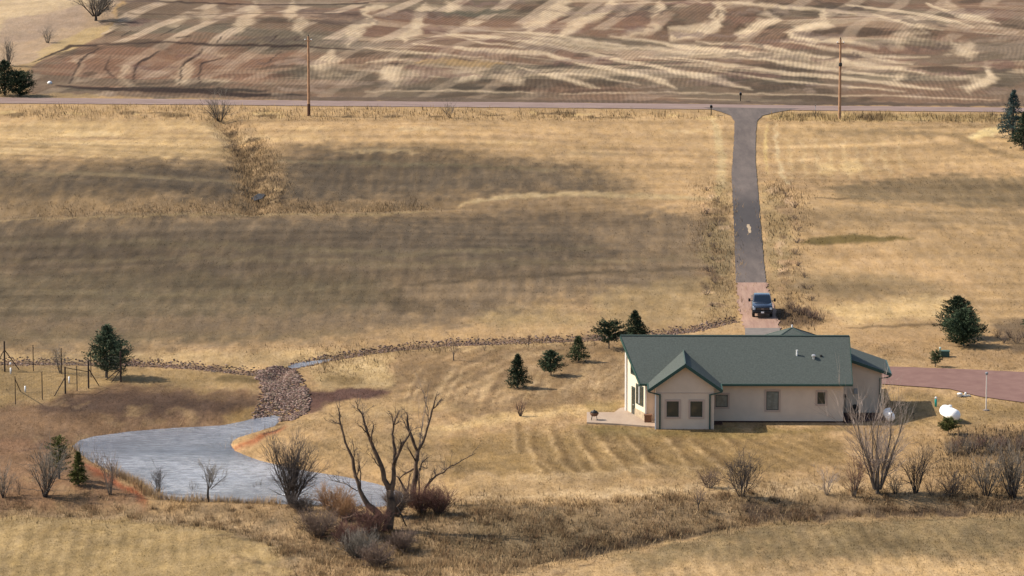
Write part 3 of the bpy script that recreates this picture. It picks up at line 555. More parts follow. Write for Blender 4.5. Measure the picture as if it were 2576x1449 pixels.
# ------------------------------------------------------------------ the house
M_WALL = mat('stucco', (.60, .475, .36, 1), .9, .05, 1.2, bump=.1)
M_TRIM = mat('window_trim', (.44, .33, .26, 1), .85)
M_ROOF = mat('green_shingle', (.074, .086, .078, 1), .92, .16, 7, bump=.4, spec=.12)
M_FASC = mat('green_fascia', (.022, .06, .05, 1), .5)
M_GREEN = mat('green_metal', (.035, .075, .062, 1), .45, metal=.1)
M_GLASS = mat('window_glass', (.02, .03, .028, 1), .08, spec=.8)
M_GLASS2 = mat('curtained_glass', (.13, .15, .14, 1), .2, .35, 2.5, spec=.8)
M_FRAME = mat('window_frame', (.035, .05, .042, 1), .5)
M_STONE = mat('stone_base', (.38, .30, .20, 1), .9, .25, 4)
M_WHITE = mat('white_paint', (.78, .78, .76, 1), .4)
M_MULCH = mat('mulch', (.05, .022, .018, 1), .95, .4, 5)
M_DARK = mat('dark_metal', (.02, .02, .02, 1), .5)
M_BROWN = mat('brown_panel', (.14, .07, .04, 1), .7)
o = G(2121, 1062.7, 0)
house = empty('house', (o[0], o[1], 0), R(-.6), 'single storey tan house with green shingle roof and gabled bump-out beside the gravel drive', 'house')
SL = .66
zr = lambda y: 3.5 + (y + .5) * SL      # top of the front roof plane
# main walls
mb = MB()
fp = [(0, 0), (0, 9), (-17.1, 9), (-18.7, 4.5), (-17.1, 0)]
tp = lambda y: (zr(y) if y <= 4.5 else zr(9 - y)) - .26
bot = [(x, y, -.3) for x, y in fp]; top = [(x, y, tp(y)) for x, y in fp]
V = bot + top + [(0, 4.5, tp(4.5))]
mb.add(V, [(0, 4, 9, 5), (4, 3, 8, 9), (3, 2, 7, 8), (2, 1, 6, 7), (1, 0, 5, 10, 6), (5, 9, 8, 10), (10, 8, 7, 6)])
mb.build('wall', M_WALL, house)
mb = MB(); mb.box(-11.35, .03, -.04, -.005, -.3, .12); mb.build('foundation', M_MULCH, house)
# prow trim and stone foot
pd = (Vector((-18.7, 4.5, 0)) - Vector((-17.1, 0, 0))); plen = pd.length; pd.normalize(); pn = Vector((-pd.y, pd.x, 0)) * 1.0
if pn.x > 0: pn = -pn
def prow(u, z, off): p = Vector((-17.1, 0, 0)) + pd * u + pn * off; return Vector((p.x, p.y, z))
def pbox(mb, u0, u1, z0, z1, o0, o1, ztop=None):
    V = [prow(u, z, o_) for o_ in (o0, o1) for u, z in ((u0, z0), (u1, z0), (u1, z1 if ztop is None else ztop), (u0, z1))]
    mb.add(V, [(0, 1, 2, 3), (4, 7, 6, 5), (0, 4, 5, 1), (1, 5, 6, 2), (2, 6, 7, 3), (3, 7, 4, 0)])
mb = MB(); pbox(mb, .0, plen - .02, -.28, tp(0), -.05, .002, tp(4.5)); mb.build('prow_wall', mat('sunlit_stucco', (.66, .58, .44, 1), .8, .03, 2), house)  # paler than the stucco: strong sun on the prow put into the colour
mb = MB(); pbox(mb, .1, 2.6, -.3, .75, .003, .1); mb.build('stone_base', M_STONE, house)
def prow_window(u0, u1, z0, z1, ztop=None, name='window', gm=M_GLASS):
    mb = MB(); pbox(mb, u0 - .14, u1 + .14, z0 - .14, z1 + .14, .003, .04, None if ztop is None else ztop + .14); fr0 = mb.build(name, M_FRAME, house)
    mb = MB(); pbox(mb, u0, u1, z0, z1, .042, .055, ztop); mb.build('pane', gm, fr0)
    mb = MB(); um = (u0 + u1) / 2; zt = z1 if ztop is None else (z1 + ztop) / 2; pbox(mb, um - .05, um + .05, z0, zt, .056, .09); mb.build('mullion', M_WHITE, fr0)
prow_window(.8, 2.35, 1.35, 2.85); prow_window(.6, 3.7, 3.75, 3.85, 4.9)
mb = MB(); pbox(mb, 2.75, 3.55, 0, 2.55, .003, .05); dr = mb.build('door', M_FRAME, house)
mb = MB(); pbox(mb, 2.85, 3.45, .15, 2.4, .052, .06); mb.build('pane', M_GLASS, dr)
mb = MB(); mb.tube([prow(2.85, 1.0, .06), prow(2.85, 1.0, .12), prow(2.95, 1.0, .12)], .02, 6); mb.build('handle', M_WHITE, dr)
mb = MB(); mb.tube([(-18.78, 4.5, -.2), (-18.78, 4.5, 5.9)], .11, 6); mb.build('corner_trim', M_WHITE, house)
mb = MB(); mb.bar((-17.15, -.02, -.3), (-17.15, -.02, 3.5), .14, .14); mb.build('corner_trim', M_WHITE, house)
# main roof
mb = MB(); E0, E1 = -17.65, .72
mb.slab([(E0, -.5, 3.5), (E1, -.5, 3.5), (E1, 4.5, zr(4.5)), (-19.3, 4.5, zr(4.5))], .2)
mb.slab([(-19.3, 4.5, zr(4.5)), (E1, 4.5, zr(4.5)), (E1, 9.5, 3.5), (E0, 9.5, 3.5)], .2)
roof = mb.build('roof', M_ROOF, house)
mb = MB(); mb.bar((E0, -.58, 3.40), (E1 + .02, -.58, 3.40), .16, .18); mb.build('gutter', M_GREEN, house)
def one_bar(name, m, a, b, w_, h_, par=None, up=(0, 0, 1)): mb = MB(); mb.bar(a, b, w_, h_, up); return mb.build(name, m, par or house)
for a, b_ in (((E1 + .03, -.5, 3.38), (E1 + .03, 4.5, zr(4.5) - .12)), ((E1 + .03, 9.5, 3.38), (E1 + .03, 4.5, zr(4.5) - .12)), ((E0 - .03, -.5, 3.38), (-19.33, 4.5, zr(4.5) - .12)), ((E0 - .03, 9.5, 3.38), (-19.33, 4.5, zr(4.5) - .12))): one_bar('fascia', M_FASC, a, b_, .05, .27)
mb = MB(); mb.tube([(-19.3, 4.5, zr(4.5) + .01), (E1, 4.5, zr(4.5) + .01)], .09, 5); mb.build('ridge_cap', mat('ridge', (.05, .075, .065, 1), .8), roof)
mb = MB(); mb.slab([(-11.2, -.48, 3.29), (.6, -.48, 3.29), (.6, 0, 3.29), (-11.2, 0, 3.29)], .02); mb.build('soffit', M_TRIM, house)
# roof vents
def on_roof(x, yy): y = -.5 + (665 - yy) / 354 * 5; return Vector((x, y, zr(y)))
p = on_roof(-3.95, 455); mb = MB(); mb.lathe([(.07, -.1), (.07, .42), (.09, .43), (.09, .47)], 10, Matrix.Translation(p)); mb.build('vent_pipe', M_WHITE, roof)
p = on_roof(-2.5, 478); mb = MB(); mb.lathe([(.11, -.1), (.11, .18), (.2, .2), (.2, .3), (.08, .36)], 12, Matrix.Translation(p)); mb.build('vent_cap', mat('galvanised', (.55, .56, .57, 1), .35, metal=.6), roof)
p = on_roof(-1.85, 462); mb = MB(); mb.lathe([(.1, -.1), (.1, .12), (.02, .16)], 10, Matrix.Translation(p)); mb.build('vent_stub', M_DARK, roof)
# gabled bump-out
PX, PZ, PE = -13.82, 5.78, 3.55
mb = MB()
x0, x1, yf = -16.33, -11.32, -3.1; zt = lambda x: PZ - abs(x - PX) * (PZ - PE) / 3.1 - .27
V = [(x0, yf, -.3), (x1, yf, -.3), (x1, yf, zt(x1)), (PX, yf, zt(PX)), (x0, yf, zt(x0)), (x0, .3, -.3), (x1, .3, -.3), (x1, .3, zt(x1)), (PX, .3, zt(PX)), (x0, .3, zt(x0))]
mb.add(V, [(0, 1, 2, 3, 4), (9, 8, 7, 6, 5), (1, 6, 7, 2), (5, 0, 4, 9), (2, 7, 8, 3), (3, 8, 9, 4)])
mb.build('bump_out_wall', M_WALL, house)
one_bar('belt_trim', M_TRIM, (x0, yf - .012, 3.18), (x1, yf - .012, 3.18), .02, .06); one_bar('skirt_board', M_TRIM, (x0 + .02, yf - .016, -.2), (x1 - .02, yf - .016, -.2), .03, .5)
mb = MB(); yF = -3.6
mb.slab([(-16.92, yF, PE), (PX, yF, PZ), (PX, 3.0, PZ), (-16.92, -.3, PE)], .2); mb.slab([(PX, yF, PZ), (-10.72, yF, PE), (-10.72, -.3, PE), (PX, 3.0, PZ)], .2)
pr = mb.build('bump_out_roof', M_ROOF, house)
one_bar('fascia', M_FASC, (-16.98, yF - .03, PE - .1), (PX, yF - .03, PZ - .1), .05, .26); one_bar('fascia', M_FASC, (-10.66, yF - .033, PE - .1), (PX, yF - .033, PZ - .1), .05, .26)
mb = MB(); mb.tube([(PX, yF - .02, PZ + .01), (PX, 2.95, PZ + .01)], .08, 5); mb.build('ridge_cap', bpy.data.materials['ridge'], pr)
one_bar('gutter', M_GREEN, (-17.0, yF, PE - .1), (-17.0, -.55, PE - .1), .13, .15); one_bar('gutter', M_GREEN, (-10.64, yF, PE - .1), (-10.64, -.65, PE - .1), .13, .15)
for xs, xe in ((-17.0, -15.98), (-10.64, -11.68)):
    mb = MB(); mb.bar((xs, yF + .1, PE - .2), (xe, yf - .08, PE - .52), .1, .1); mb.bar((xe, yf - .08, PE - .46), (xe, yf - .08, -.1), .13, .1, (0, 1, 0)); mb.build('downspout', M_GREEN, house)
mb = MB(); mb.bar((x0 - .03, yf - .03, -.2), (x0 - .03, yf - .03, 3.2), .1, .1); mb.build('corner_trim', M_WHITE, house)
# windows facing the camera (z pixels of the close-up: 84.7 per metre)
def window(cx, cz, w_, h_, y, gm=M_GLASS, tr=.16, panes=1):
    mb = MB(); xl, xr, zl, zh = cx - w_ / 2, cx + w_ / 2, cz - h_ / 2, cz + h_ / 2
    for a in ((xl - tr, xr + tr, zh, zh + tr), (xl - tr, xr + tr, zl - tr, zl), (xl - tr, xl, zl, zh), (xr, xr + tr, zl, zh)): mb.box(a[0], a[1], y - .045, y - .003, a[2], a[3])
    wd = mb.build('window', M_TRIM, house); fr = .06
    mb = MB()
    for a in ((xl, xr, zh - fr, zh), (xl, xr, zl, zl + fr), (xl, xl + fr, zl + fr, zh - fr), (xr - fr, xr, zl + fr, zh - fr)): mb.box(a[0], a[1], y - .035, y - .006, a[2], a[3])
    mb.build('frame', M_FRAME, wd)
    mb = MB(); mb.box(xl + fr, xr - fr, y - .016, y - .006, zl + fr, zh - fr); mb.build('pane', gm, wd)
pz = lambda yy, base: (base - yy) / 83.0
window((776 - 2035) / 84.6, pz(854, 1001), 1.04, 1.36, yf); window((949 - 2035) / 84.6, pz(854, 1001), 1.04, 1.36, yf)
window((1142 - 2035) / 84.6, pz(793, 950), 1.06, 1.08, 0, M_GLASS2); window((1515 - 2035) / 84.6, pz(791, 950), 1.07, 1.64, 0, M_GLASS2); window((1873 - 2035) / 84.6, pz(771, 950), .68, 1.04, 0)
mb = MB(); mb.box(x0 - .04, x0 - .003, -2.6, -1.4, 1.1, 2.6); sw = mb.build('window', M_FRAME, house)
mb = MB(); mb.box(x0 - .055, x0 - .042, -2.5, -1.5, 1.2, 2.5); mb.build('pane', M_GLASS, sw)
# right wing
wf, wr, WE, WS = 4.2, 3.6, 3.62, .352
mb = MB(); zw = lambda x: WE + (4.3 - x) * WS - .26
V = [(.0, wf, -.3), (wr, wf, -.3), (wr, wf, zw(wr)), (.0, wf, zw(0)), (0, 10, -.3), (wr, 10, -.3), (wr, 10, zw(wr)), (0, 10, zw(0))]
mb.add(V, [(0, 1, 2, 3), (4, 7, 6, 5), (1, 5, 6, 2), (3, 2, 6, 7), (0, 3, 7, 4)]); mb.box(-7, 0, 9.0, 10, -.3, 3.6)
mb.build('wing_wall', M_WALL, house)
mb = MB(); rz_ = WE + 5.3 * WS
mb.slab([(4.3, 3.7, WE), (4.3, 10.4, WE), (-1, 10.4, rz_), (-1, 3.7, rz_)], .2); mb.slab([(-1, 5.2, rz_), (-1, 10.4, rz_), (-6.3, 10.4, WE), (-6.3, 9.3, WE)], .2)
mb.build('wing_roof', M_ROOF, house)
mb = MB(); mb.bar((4.34, 3.67, WE - .1), (.74, 3.67, WE + 3.58 * WS - .1), .05, .26); mb.build('fascia', M_FASC, house)
mb = MB(); mb.bar((4.38, 3.65, WE - .1), (4.38, 10.4, WE - .1), .13, .15); mb.build('gutter', M_GREEN, house)
mb = MB(); mb.tube([(4.36, 3.75, WE - .2), (4.1, 3.9, WE - .38), (3.45, 4.08, WE - .5), (3.45, 4.08, 0)], .07, 6); mb.build('downspout', M_GREEN, house)
mb = MB(); mb.box(1.15, 1.5, wf - .16, wf - .003, 1.75, 2.2); mb.build('meter_box', mat('grey_box', (.28, .28, .27, 1), .5), house)
mb = MB(); mb.box(.35, .5, wf - .1, wf - .003, 1.4, 1.7); mb.tube([(.42, wf - .05, 1.4), (.42, wf - .05, 0)], .025, 5); mb.build('conduit', M_DARK, house)
# hipped rear entry
mb = MB(); hx, hy, hw = -3.9, 12.0, 4.2
P4 = [(hx - hw, hy - hw, 4.15), (hx + hw, hy - hw, 4.15), (hx + hw, hy + hw, 4.15), (hx - hw, hy + hw, 4.15)]
mb.add([*P4, (hx, hy, 6.2)], [(0, 1, 4), (1, 2, 4), (2, 3, 4), (3, 0, 4), (3, 2, 1, 0)]); er = mb.build('entry_roof', M_ROOF, house)
mb = MB(); mb.box(hx - 3.7, hx + 3.7, 10.05, 15.6, -.3, 4.1); mb.build('entry_wall', M_WALL, house)
mb = MB(); mb.tube([(hx, hy, 6.1), (hx, hy, 6.45)], .07, 8); mb.build('finial', M_WHITE, er)
mb = MB()
for i in range(4): mb.tube([P4[i], (hx, hy, 6.2)], .06, 4)
mb.build('hip_cap', bpy.data.materials['ridge'], er)
# things beside the house
def hw_(x, y, z=0): return house.matrix_basis @ Vector((x, y, z))
house.rotation_euler = (0, 0, R(-.6)); bpy.context.view_layer.update()
p = hw_(-16.95, -.62); mb = MB(); mb.box(-.32, .3, -.25, .25, .14, .72); mb.box(-.36, .34, -.29, .29, .722, .8); bx = mb.build('storage_box', M_BROWN, bevel=.02); bx.location = p; tag(bx, 'small brown storage box tucked in the corner left of the bump-out', 'box')
mb = MB(); mb.slab([(.05, -.35, .05), (3.9, .9, .05), (3.5, 4.1, .05), (.05, 4.1, .05)], .15); bd = mb.build('mulch_bed', M_MULCH); bd.location = house.location; bd.rotation_euler = house.rotation_euler; tag(bd, kind='structure')
mb = MB(); mb.slab([(-11.3, -1.1, .03), (-10.5, -1.1, .03), (-10.5, -.06, .03), (-11.3, -.06, .03)], .1); bd = mb.build('mulch_bed', M_MULCH); bd.location = house.location; bd.rotation_euler = house.rotation_euler; tag(bd, kind='structure')
# hose reel
hr = empty('hose_reel', hw_(1.25, 3.6), 0, 'dark round hose reel on the mulch against the garage wall', 'hose reel')
mb = MB(); Mx = Matrix.Translation((0, 0, .55)) @ Matrix.Rotation(math.pi / 2, 4, 'X'); mb.lathe([(.32, -.16), (.32, -.13), (.18, -.12), (.18, .12), (.32, .13), (.32, .16)], 16, Mx); mb.build('reel', M_DARK, hr)
for sy in (-.2, .2): mb = MB(); mb.tube([(-.35, sy, 0), (0, sy, .6), (.35, sy, 0)], .025, 5); mb.build('stand', M_DARK, hr)
# fire pit
p = P3(1495, 1060); p.z = .14
fpn = empty('fire_pit', p, .3, 'small dark round fire pit on legs at the left end of the patio', 'fire pit')
mb = MB(); mb.lathe([(.05, .3), (.26, .36), (.36, .5), (.4, .62), (.36, .62), (.3, .5), (.1, .42)], 16); mb.build('bowl', M_BROWN, fpn, True)
for k in range(4):
    a = k * math.pi / 2 + .5; mb = MB(); mb.tube([(.24 * math.cos(a), .24 * math.sin(a), .42), (.36 * math.cos(a), .36 * math.sin(a), 0)], .025, 5); mb.build('leg', M_DARK, fpn)
mb = MB(); mb.lathe([(.36, .625), (.26, .78), (.06, .84), (.04, .9)], 14); mb.build('screen_lid', M_DARK, fpn, True)

# ------------------------------------------------------------------ pickup truck
p = P3(1918, 803)
trk = empty('pickup_truck', (p.x, p.y, p.z + .08), R(-1.5), 'dark blue-grey pickup truck facing the camera on the pink gravel drive', 'pickup truck')
M_PAINT = mat('truck_paint', (.028, .04, .062, 1), .22, metal=.55, spec=.6); M_PAINT.node_tree.nodes['Principled BSDF'].inputs['Coat Weight'].default_value = .8
M_TG = mat('truck_glass', (.006, .012, .022, 1), .05, spec=.8); M_RUB = mat('rubber', (.015, .015, .015, 1), .85); M_CHR = mat('dark_chrome', (.25, .26, .28, 1), .25, metal=.9)
M_BLK = mat('black_plastic', (.012, .012, .014, 1), .45); M_LAMP = mat('lamp_lens', (.55, .6, .62, 1), .1, spec=.8)
def loft(secs, closed=True):
    """secs: list of (y, [(x,z)...]) half profiles mirrored to a ring"""
    mb = MB(); n = None
    for y, pr_ in secs:
        ring = [(x, y, z) for x, z in pr_] + [(-x, y, z) for x, z in pr_[::-1]]; n = len(ring); mb.v += ring
    for i in range(len(secs) - 1):
        for k in range(n): mb.f.append((i * n + k, i * n + (k + 1) % n, (i + 1) * n + (k + 1) % n, (i + 1) * n + k))
    mb.f.append(tuple(range(n))[::-1]); mb.f.append(tuple((len(secs) - 1) * n + k for k in range(n))); return mb
Wd = 1.02
lb = lambda y, zt, wt=.0, z0=.45: (y, [(Wd - .1, z0), (Wd, z0 + .15), (Wd, .95), (Wd - .03, zt - .12), (Wd - .12 - wt, zt)])
loft([(.02, [(.85, .55), (.93, .7), (.93, 1.0), (.9, 1.08), (.82, 1.14)]), lb(.18, 1.22), lb(.9, 1.28), lb(1.45, 1.33), lb(1.7, 1.36), lb(3.7, 1.36), lb(3.75, 1.34), lb(5.85, 1.34), (5.95, [(.9, .6), (.97, .7), (.97, 1.0), (.95, 1.2), (.88, 1.3)])]).build('body', M_PAINT, trk, True, bevel=0)
cab = [(1.5, [(.92, 1.3), (.91, 1.34), (.9, 1.36)]), (1.75, [(.92, 1.3), (.89, 1.5), (.84, 1.54)]), (2.2, [(.92, 1.3), (.82, 1.84), (.74, 1.9)]), (2.6, [(.92, 1.3), (.8, 1.9), (.72, 1.97)]), (3.3, [(.92, 1.3), (.8, 1.91), (.72, 1.98)]), (3.6, [(.92, 1.3), (.8, 1.86), (.72, 1.93)]), (3.72, [(.92, 1.3), (.88, 1.4), (.86, 1.42)])]
loft(cab).build('cab', M_PAINT, trk, True)
mb = MB(); mb.add([(-.8, 1.52, 1.372), (.8, 1.52, 1.372), (.70, 2.19, 1.915), (-.70, 2.19, 1.915)], [(0, 1, 2, 3)])
o_ = mb.build('windshield', M_TG, trk); so = o_.modifiers.new('s', 'SOLIDIFY'); so.thickness = .02
for sx in (-1, 1):
    for y0_, y1_ in ((2.0, 2.75), (2.82, 3.45)):
        mb = MB(); mb.add([(sx * .925, y0_, 1.38), (sx * .925, y1_, 1.38), (sx * .835, y1_, 1.82), (sx * .835, y0_ + .22, 1.82)], [(0, 1, 2, 3) if sx > 0 else (3, 2, 1, 0)]); mb.build('side_window', M_TG, trk)
mb = MB(); mb.box(-.68, .68, -.03, .12, .78, 1.08)
gr = mb.build('grille', M_BLK, trk, bevel=.03)
mb = MB()
for k in range(3): mb.box(-.6, .6, -.045, -.031, .84 + k * .08, .855 + k * .08)
mb.box(-.14, .14, -.05, -.046, .9, .98); mb.build('grille_bar', M_CHR, gr)
for sx in (-1, 1):
    mb = MB(); mb.box(min(sx * .7, sx * .93), max(sx * .7, sx * .93), -.02, .1, .84, 1.06); mb.build('headlight', M_LAMP, trk, bevel=.03)
mb = MB(); mb.box(-.97, .97, -.14, .08, .5, .74); bmp = mb.build('bumper', M_BLK, trk, bevel=.05)
mb = MB(); mb.box(-.15, .15, -.165, -.143, .54, .70); mb.build('licence_plate', M_WHITE, bmp)
for sx in (-1, 1):
    mb = MB(); mb.box(min(sx * 1.14, sx * 1.34), max(sx * 1.14, sx * 1.34), 1.72, 1.86, 1.36, 1.68); mi = mb.build('mirror', M_BLK, trk, bevel=.03)
    mb = MB(); mb.bar((sx * .92, 1.8, 1.42), (sx * 1.16, 1.8, 1.46), .06, .05); mb.build('mirror_arm', M_BLK, mi)
    for yy in (.98, 4.75):
        Mx = Matrix.Translation((sx * .86, yy, .4)) @ Matrix.Rotation(math.pi / 2, 4, 'Y')
        mb = MB(); mb.lathe([(.25, -.14), (.37, -.14), (.41, -.1), (.41, .1), (.37, .14), (.25, .14)], 24, Mx); wh = mb.build('wheel', M_RUB, trk)
        mb = MB(); mb.lathe([(.26, -.12), (.1, -.15), (.1, .15), (.26, .12)], 16, Mx); mb.build('rim', M_CHR, wh)
mb = MB(); mb.box(-.82, .82, 3.9, 5.8, 1.345, 1.37); mb.build('bed_cover', M_BLK, trk)

# ------------------------------------------------------------------ tanks, posts, boxes
def tank(vx, vy, r, L_, rz, label):
    p = P3(vx, vy); t_ = empty('propane_tank', (p.x, p.y, p.z), rz, label, 'propane tank', 'white propane tanks right of the house')
    Mx = Matrix.Translation((0, L_ / 2, r + .22)) @ Matrix.Rotation(-math.pi / 2, 4, 'X')
    prof = [(r * math.sin(a), -L_ / 2 + r * .75 * (1 - math.cos(a))) for a in np.linspace(.05, math.pi / 2, 7)]
    prof += [(r, L_ / 2 - r * .75)] + [(q[0], -q[1]) for q in prof[::-1]]
    mb = MB(); mb.lathe(prof, 28, Mx); mb.build('shell', M_WHITE, t_, True)
    mb = MB(); mb.lathe([(.17, 2 * r + .18), (.17, 2 * r + .34), (.12, 2 * r + .41), (.03, 2 * r + .43)], 14, Matrix.Translation((0, L_ / 2, 0))); mb.build('valve_dome', M_WHITE, t_, True)
    for yy in (L_ * .25, L_ * .75):
        
        for q0, q1 in ((-r * .55, -r * .3), (r * .3, r * .55)): mb = MB(); mb.box(q0, q1, yy - .06, yy + .06, 0, .34); mb.build('leg', M_DARK, t_)
tank(2241, 1068, .40, 2.5, R(3), 'smaller white propane tank behind the tall bare tree, in the garage shadow')
tank(2406, 1067, .50, 3.0, R(17), 'larger white propane tank in the sun beside the small pine')
p = P3(2480.5, 1033); lp = empty('yard_light', p, 0, 'thin white light pole standing in the grass beside the red gravel yard', 'light pole')
mb = MB(); mb.tube([(0, 0, 0), (0, 0, 3.2)], [.06, .045], 8); mb.build('pole', mat('pale_pole', (.62, .56, .5, 1), .6), lp)
mb = MB(); mb.lathe([(.05, 3.2), (.12, 3.24), (.14, 3.38), (.05, 3.46)], 10); mb.build('lamp_head', mat('grey_lamp', (.2, .22, .24, 1), .4), lp)
mb = MB(); mb.lathe([(.3, 0), (.26, .1), (.08, .12)], 9); mb.build('base', mat('base_stone', (.2, .16, .13, 1), .9, .2, 6), lp)
p = P3(2354, 1023); tp_ = empty('utility_riser', p, 0, 'teal plastic riser post with a white cap in the lawn right of the house', 'post')
mb = MB(); mb.lathe([(.1, 0), (.1, .72), (.085, .73)], 12); mb.build('tube', mat('teal_plastic', (.02, .38, .32, 1), .45), tp_, True)
mb = MB(); mb.lathe([(.105, .70), (.105, .84), (.06, .88)], 12); mb.build('cap', M_WHITE, tp_, True)
p = P3(2421, 998); wc = empty('well_head', p, .3, 'white well cap next to a low grey box near the gravel yard edge', 'well cap')
mb = MB(); mb.lathe([(.2, 0), (.2, .22), (.24, .24), (.24, .32), (.1, .38)], 14, Matrix.Translation((-.25, 0, 0))); mb.build('cap', M_WHITE, wc, True)
mb = MB(); mb.box(0, .75, -.2, .2, 0, .12); mb.build('box', mat('lid_grey', (.35, .34, .32, 1), .7), wc, bevel=.02)
mb = MB(); mb.lathe([(.1, .12), (.1, .35), (.03, .4)], 10, Matrix.Translation((.3, 0, 0))); mb.build('riser', M_WHITE, wc, True)
p = P3(2375, 897); tb = empty('transformer_box', p, R(-4), 'dark green utility box behind the little pine beside the red gravel', 'utility box')
mb = MB(); mb.box(-.45, .5, -.3, .3, 0, .52); mb.build('cabinet', M_GREEN, tb, bevel=.03)
mb = MB(); mb.box(-.48, .53, -.33, .33, .522, .58); mb.build('lid', mat('box_lid', (.06, .11, .09, 1), .5), tb, bevel=.02)
p = P3(2365, 899); up = empty('marker_pipe', p, 0, 'pale upright pipe just left of the dark green utility box', 'pipe')
mb = MB(); mb.lathe([(.075, 0), (.075, .8), (.09, .81), (.09, .95), (.03, .98)], 10); mb.build('pipe', mat('pale_pipe', (.42, .55, .5, 1), .5), up, True)
p = P3(2299, 1054); fa = empty('yard_hydrant', p, 0, 'short black hydrant post in the lawn between the two propane tanks', 'hydrant')
mb = MB(); mb.tube([(0, 0, 0), (0, 0, .55)], .035, 6); mb.build('standpipe', M_DARK, fa); mb = MB(); mb.tube([(0, 0, .5), (-.14, -.03, .52), (-.18, -.04, .42)], .03, 6); mb.build('spout', M_DARK, fa)

# utility poles
M_WOOD = mat('pole_wood', (.36, .21, .12, 1), .85, .25, 2)
def upole(vx, vt, vb, label, knob):
    p = P3(vx, vb); h = (vb - vt) * mpp(p) / .985; t_ = empty('utility_pole', p, R(-3), label, 'utility pole', 'wooden utility poles along the road')
    mb = MB(); mb.tube([(0, 0, -.2), (0, 0, h)], [.2, .13], 10); mb.build('pole', M_WOOD, t_)
    mb = MB(); mb.bar((-.45, -.15, h - .55), (.45, -.15, h - .55), .1, .12); arm = mb.build('crossarm', M_WOOD, t_)
    for sx in (-.4, .4):
        mb = MB(); mb.lathe([(.05, h - .48), (.09, h - .4), (.05, h - .3)], 8, Matrix.Translation((sx, -.15, 0))); mb.build('insulator', M_WHITE, arm)
    mb = MB(); mb.lathe([(.05, h), (.08, h + .1), (.03, h + .25)], 8); mb.build('top_insulator', M_DARK, t_)
    if knob:
        mb = MB(); mb.lathe([(.2, h - 3.5), (.24, h - 3.3), (.2, h - 3.05)], 10, Matrix.Translation((.02, -.28, 0))); mb.build('splice_case', M_DARK, t_)
    else:
        mb = MB(); mb.tube([(0, 0, 0), (0, 0, 1.6)], [.215, .2], 10); mb.build('butt_sleeve', mat('tarred_wood', (.09, .045, .028, 1), .85), t_)
upole(777, 94, 292, 'tall bare wooden utility pole with a darker foot, left of the driveway', False)
upole(2112, 101, 299, 'tall wooden utility pole with a dark case halfway up, right of the driveway', True)
def mailbox(vx, vb, hh, label, dark=True):
    p = P3(vx, vb); t_ = empty('mailbox', p, 0, label, 'mailbox')
    mb = MB(); mb.box(-.06, .06, -.06, .06, 0, hh); mb.build('post', M_DARK, t_)
    mb = MB(); mb.slab([(-.16, -.3, hh + .2), (.16, -.3, hh + .2), (.16, .3, hh + .2), (-.16, .3, hh + .2)], .2); mb.tube([(0, -.3, hh + .2), (0, .3, hh + .2)], .16, 12); mb.build('box', M_BLK, t_)
mailbox(1789, 290, 1.0, 'black mailbox on a post at the left corner of the driveway mouth')
mailbox(1863, 254, .8, 'dark box on a post on the far side of the road opposite the driveway')
p = P3(2051, 285); rf = empty('road_marker', p, 0, 'thin white roadside marker stake between the driveway and the right utility pole', 'marker')
mb = MB(); mb.box(-.03, .03, -.01, .01, 0, 1.1); mb.build('stake', M_WHITE, rf); mb = MB(); mb.box(-.05, .05, -.022, -.012, .9, 1.08); mb.build('reflector', M_CHR, rf)

p = P3(125, 211); mb = MB(); mb.lathe([(.1, -.1), (.32, .05), (.34, .2), (.2, .36), (.05, .4)], 9); wr_ = mb.build('white_rock', M_WHITE, None, True); wr_.location = p; tag(wr_, 'small white rock in the far field right of the left edge evergreens', 'rock')
# deer fence
F0 = P3(164.5, 991); fence = empty('deer_fence', F0, 0, 'tall wire deer fence on dark posts around saplings left of the pond', 'fence')
M_POST = mat('fence_post', (.05, .032, .022, 1), .85, .3, 4); M_WIRE = mat('fence_wire', (.10, .10, .09, 1), .5, metal=.5)
def fp_(vx, vb): return P3(vx, vb) - F0
posts = {}
for k_, vx, vt, vb, big in [('a', -60, 850, 928, 0), ('b', 12, 859, 935, 1), ('c', 84, 868, 934, 0), ('d', 155, 876, 941, 0), ('e', 229, 882, 949, 0), ('f', 304, 884, 961, 1), ('g', 223, 908, 977, 1), ('h', 194, 921, 984, 0), ('i', 164.5, 923, 991, 1), ('j', 106.5, 935, 1005, 0), ('k', 39, 947, 1017, 0), ('l', -40, 958, 1030, 0)]:
    q = fp_(vx, vb); h = (vb - vt) * mpp(q + F0) / .98; posts[k_] = (q, h); r = .085 if big else .045
    mb = MB(); mb.tube([q, q + Vector((0, 0, h))], [r, r * .9], 7); mb.build('post', M_POST, fence)
def brace(k_, vx, vb, f=.8):
    q, h = posts[k_]; mb = MB(); e = fp_(vx, vb); mb.tube([q + Vector((0, 0, h * f)), e], .045, 6); mb.build('brace', M_POST, fence)
brace('b', 48, 930, .72); brace('b', -14, 925, .72); brace('g', 249, 970, .72); brace('i', 137, 996, .62); brace('f', 266, 956, .45); brace('f', 280, 962, .4); brace('k', 52, 985, .9)
mb = MB(); a, b_ = posts['i'], posts['g']; mb.tube([a[0] + Vector((0, 0, a[1] * .97)), b_[0] + Vector((0, 0, b_[1] * .6))], .035, 5); mb.build('gate_rail', M_POST, fence)
mb = MB()
for seq in ('abcdef', 'ghi', 'ijkl'):
    for s0, s1 in zip(seq[:-1], seq[1:]):
        (q0, h0), (q1, h1) = posts[s0], posts[s1]; h = min(h0, h1)
        for z in np.arange(.15, h, .3): mb.tube([q0 + Vector((0, 0, z)), q1 + Vector((0, 0, z))], .004, 3, False)
        nn = int((q1 - q0).length / .3)
        for j in range(1, nn): c_ = q0.lerp(q1, j / nn); mb.tube([c_, c_ + Vector((0, 0, h - .1))], .003, 3, False)
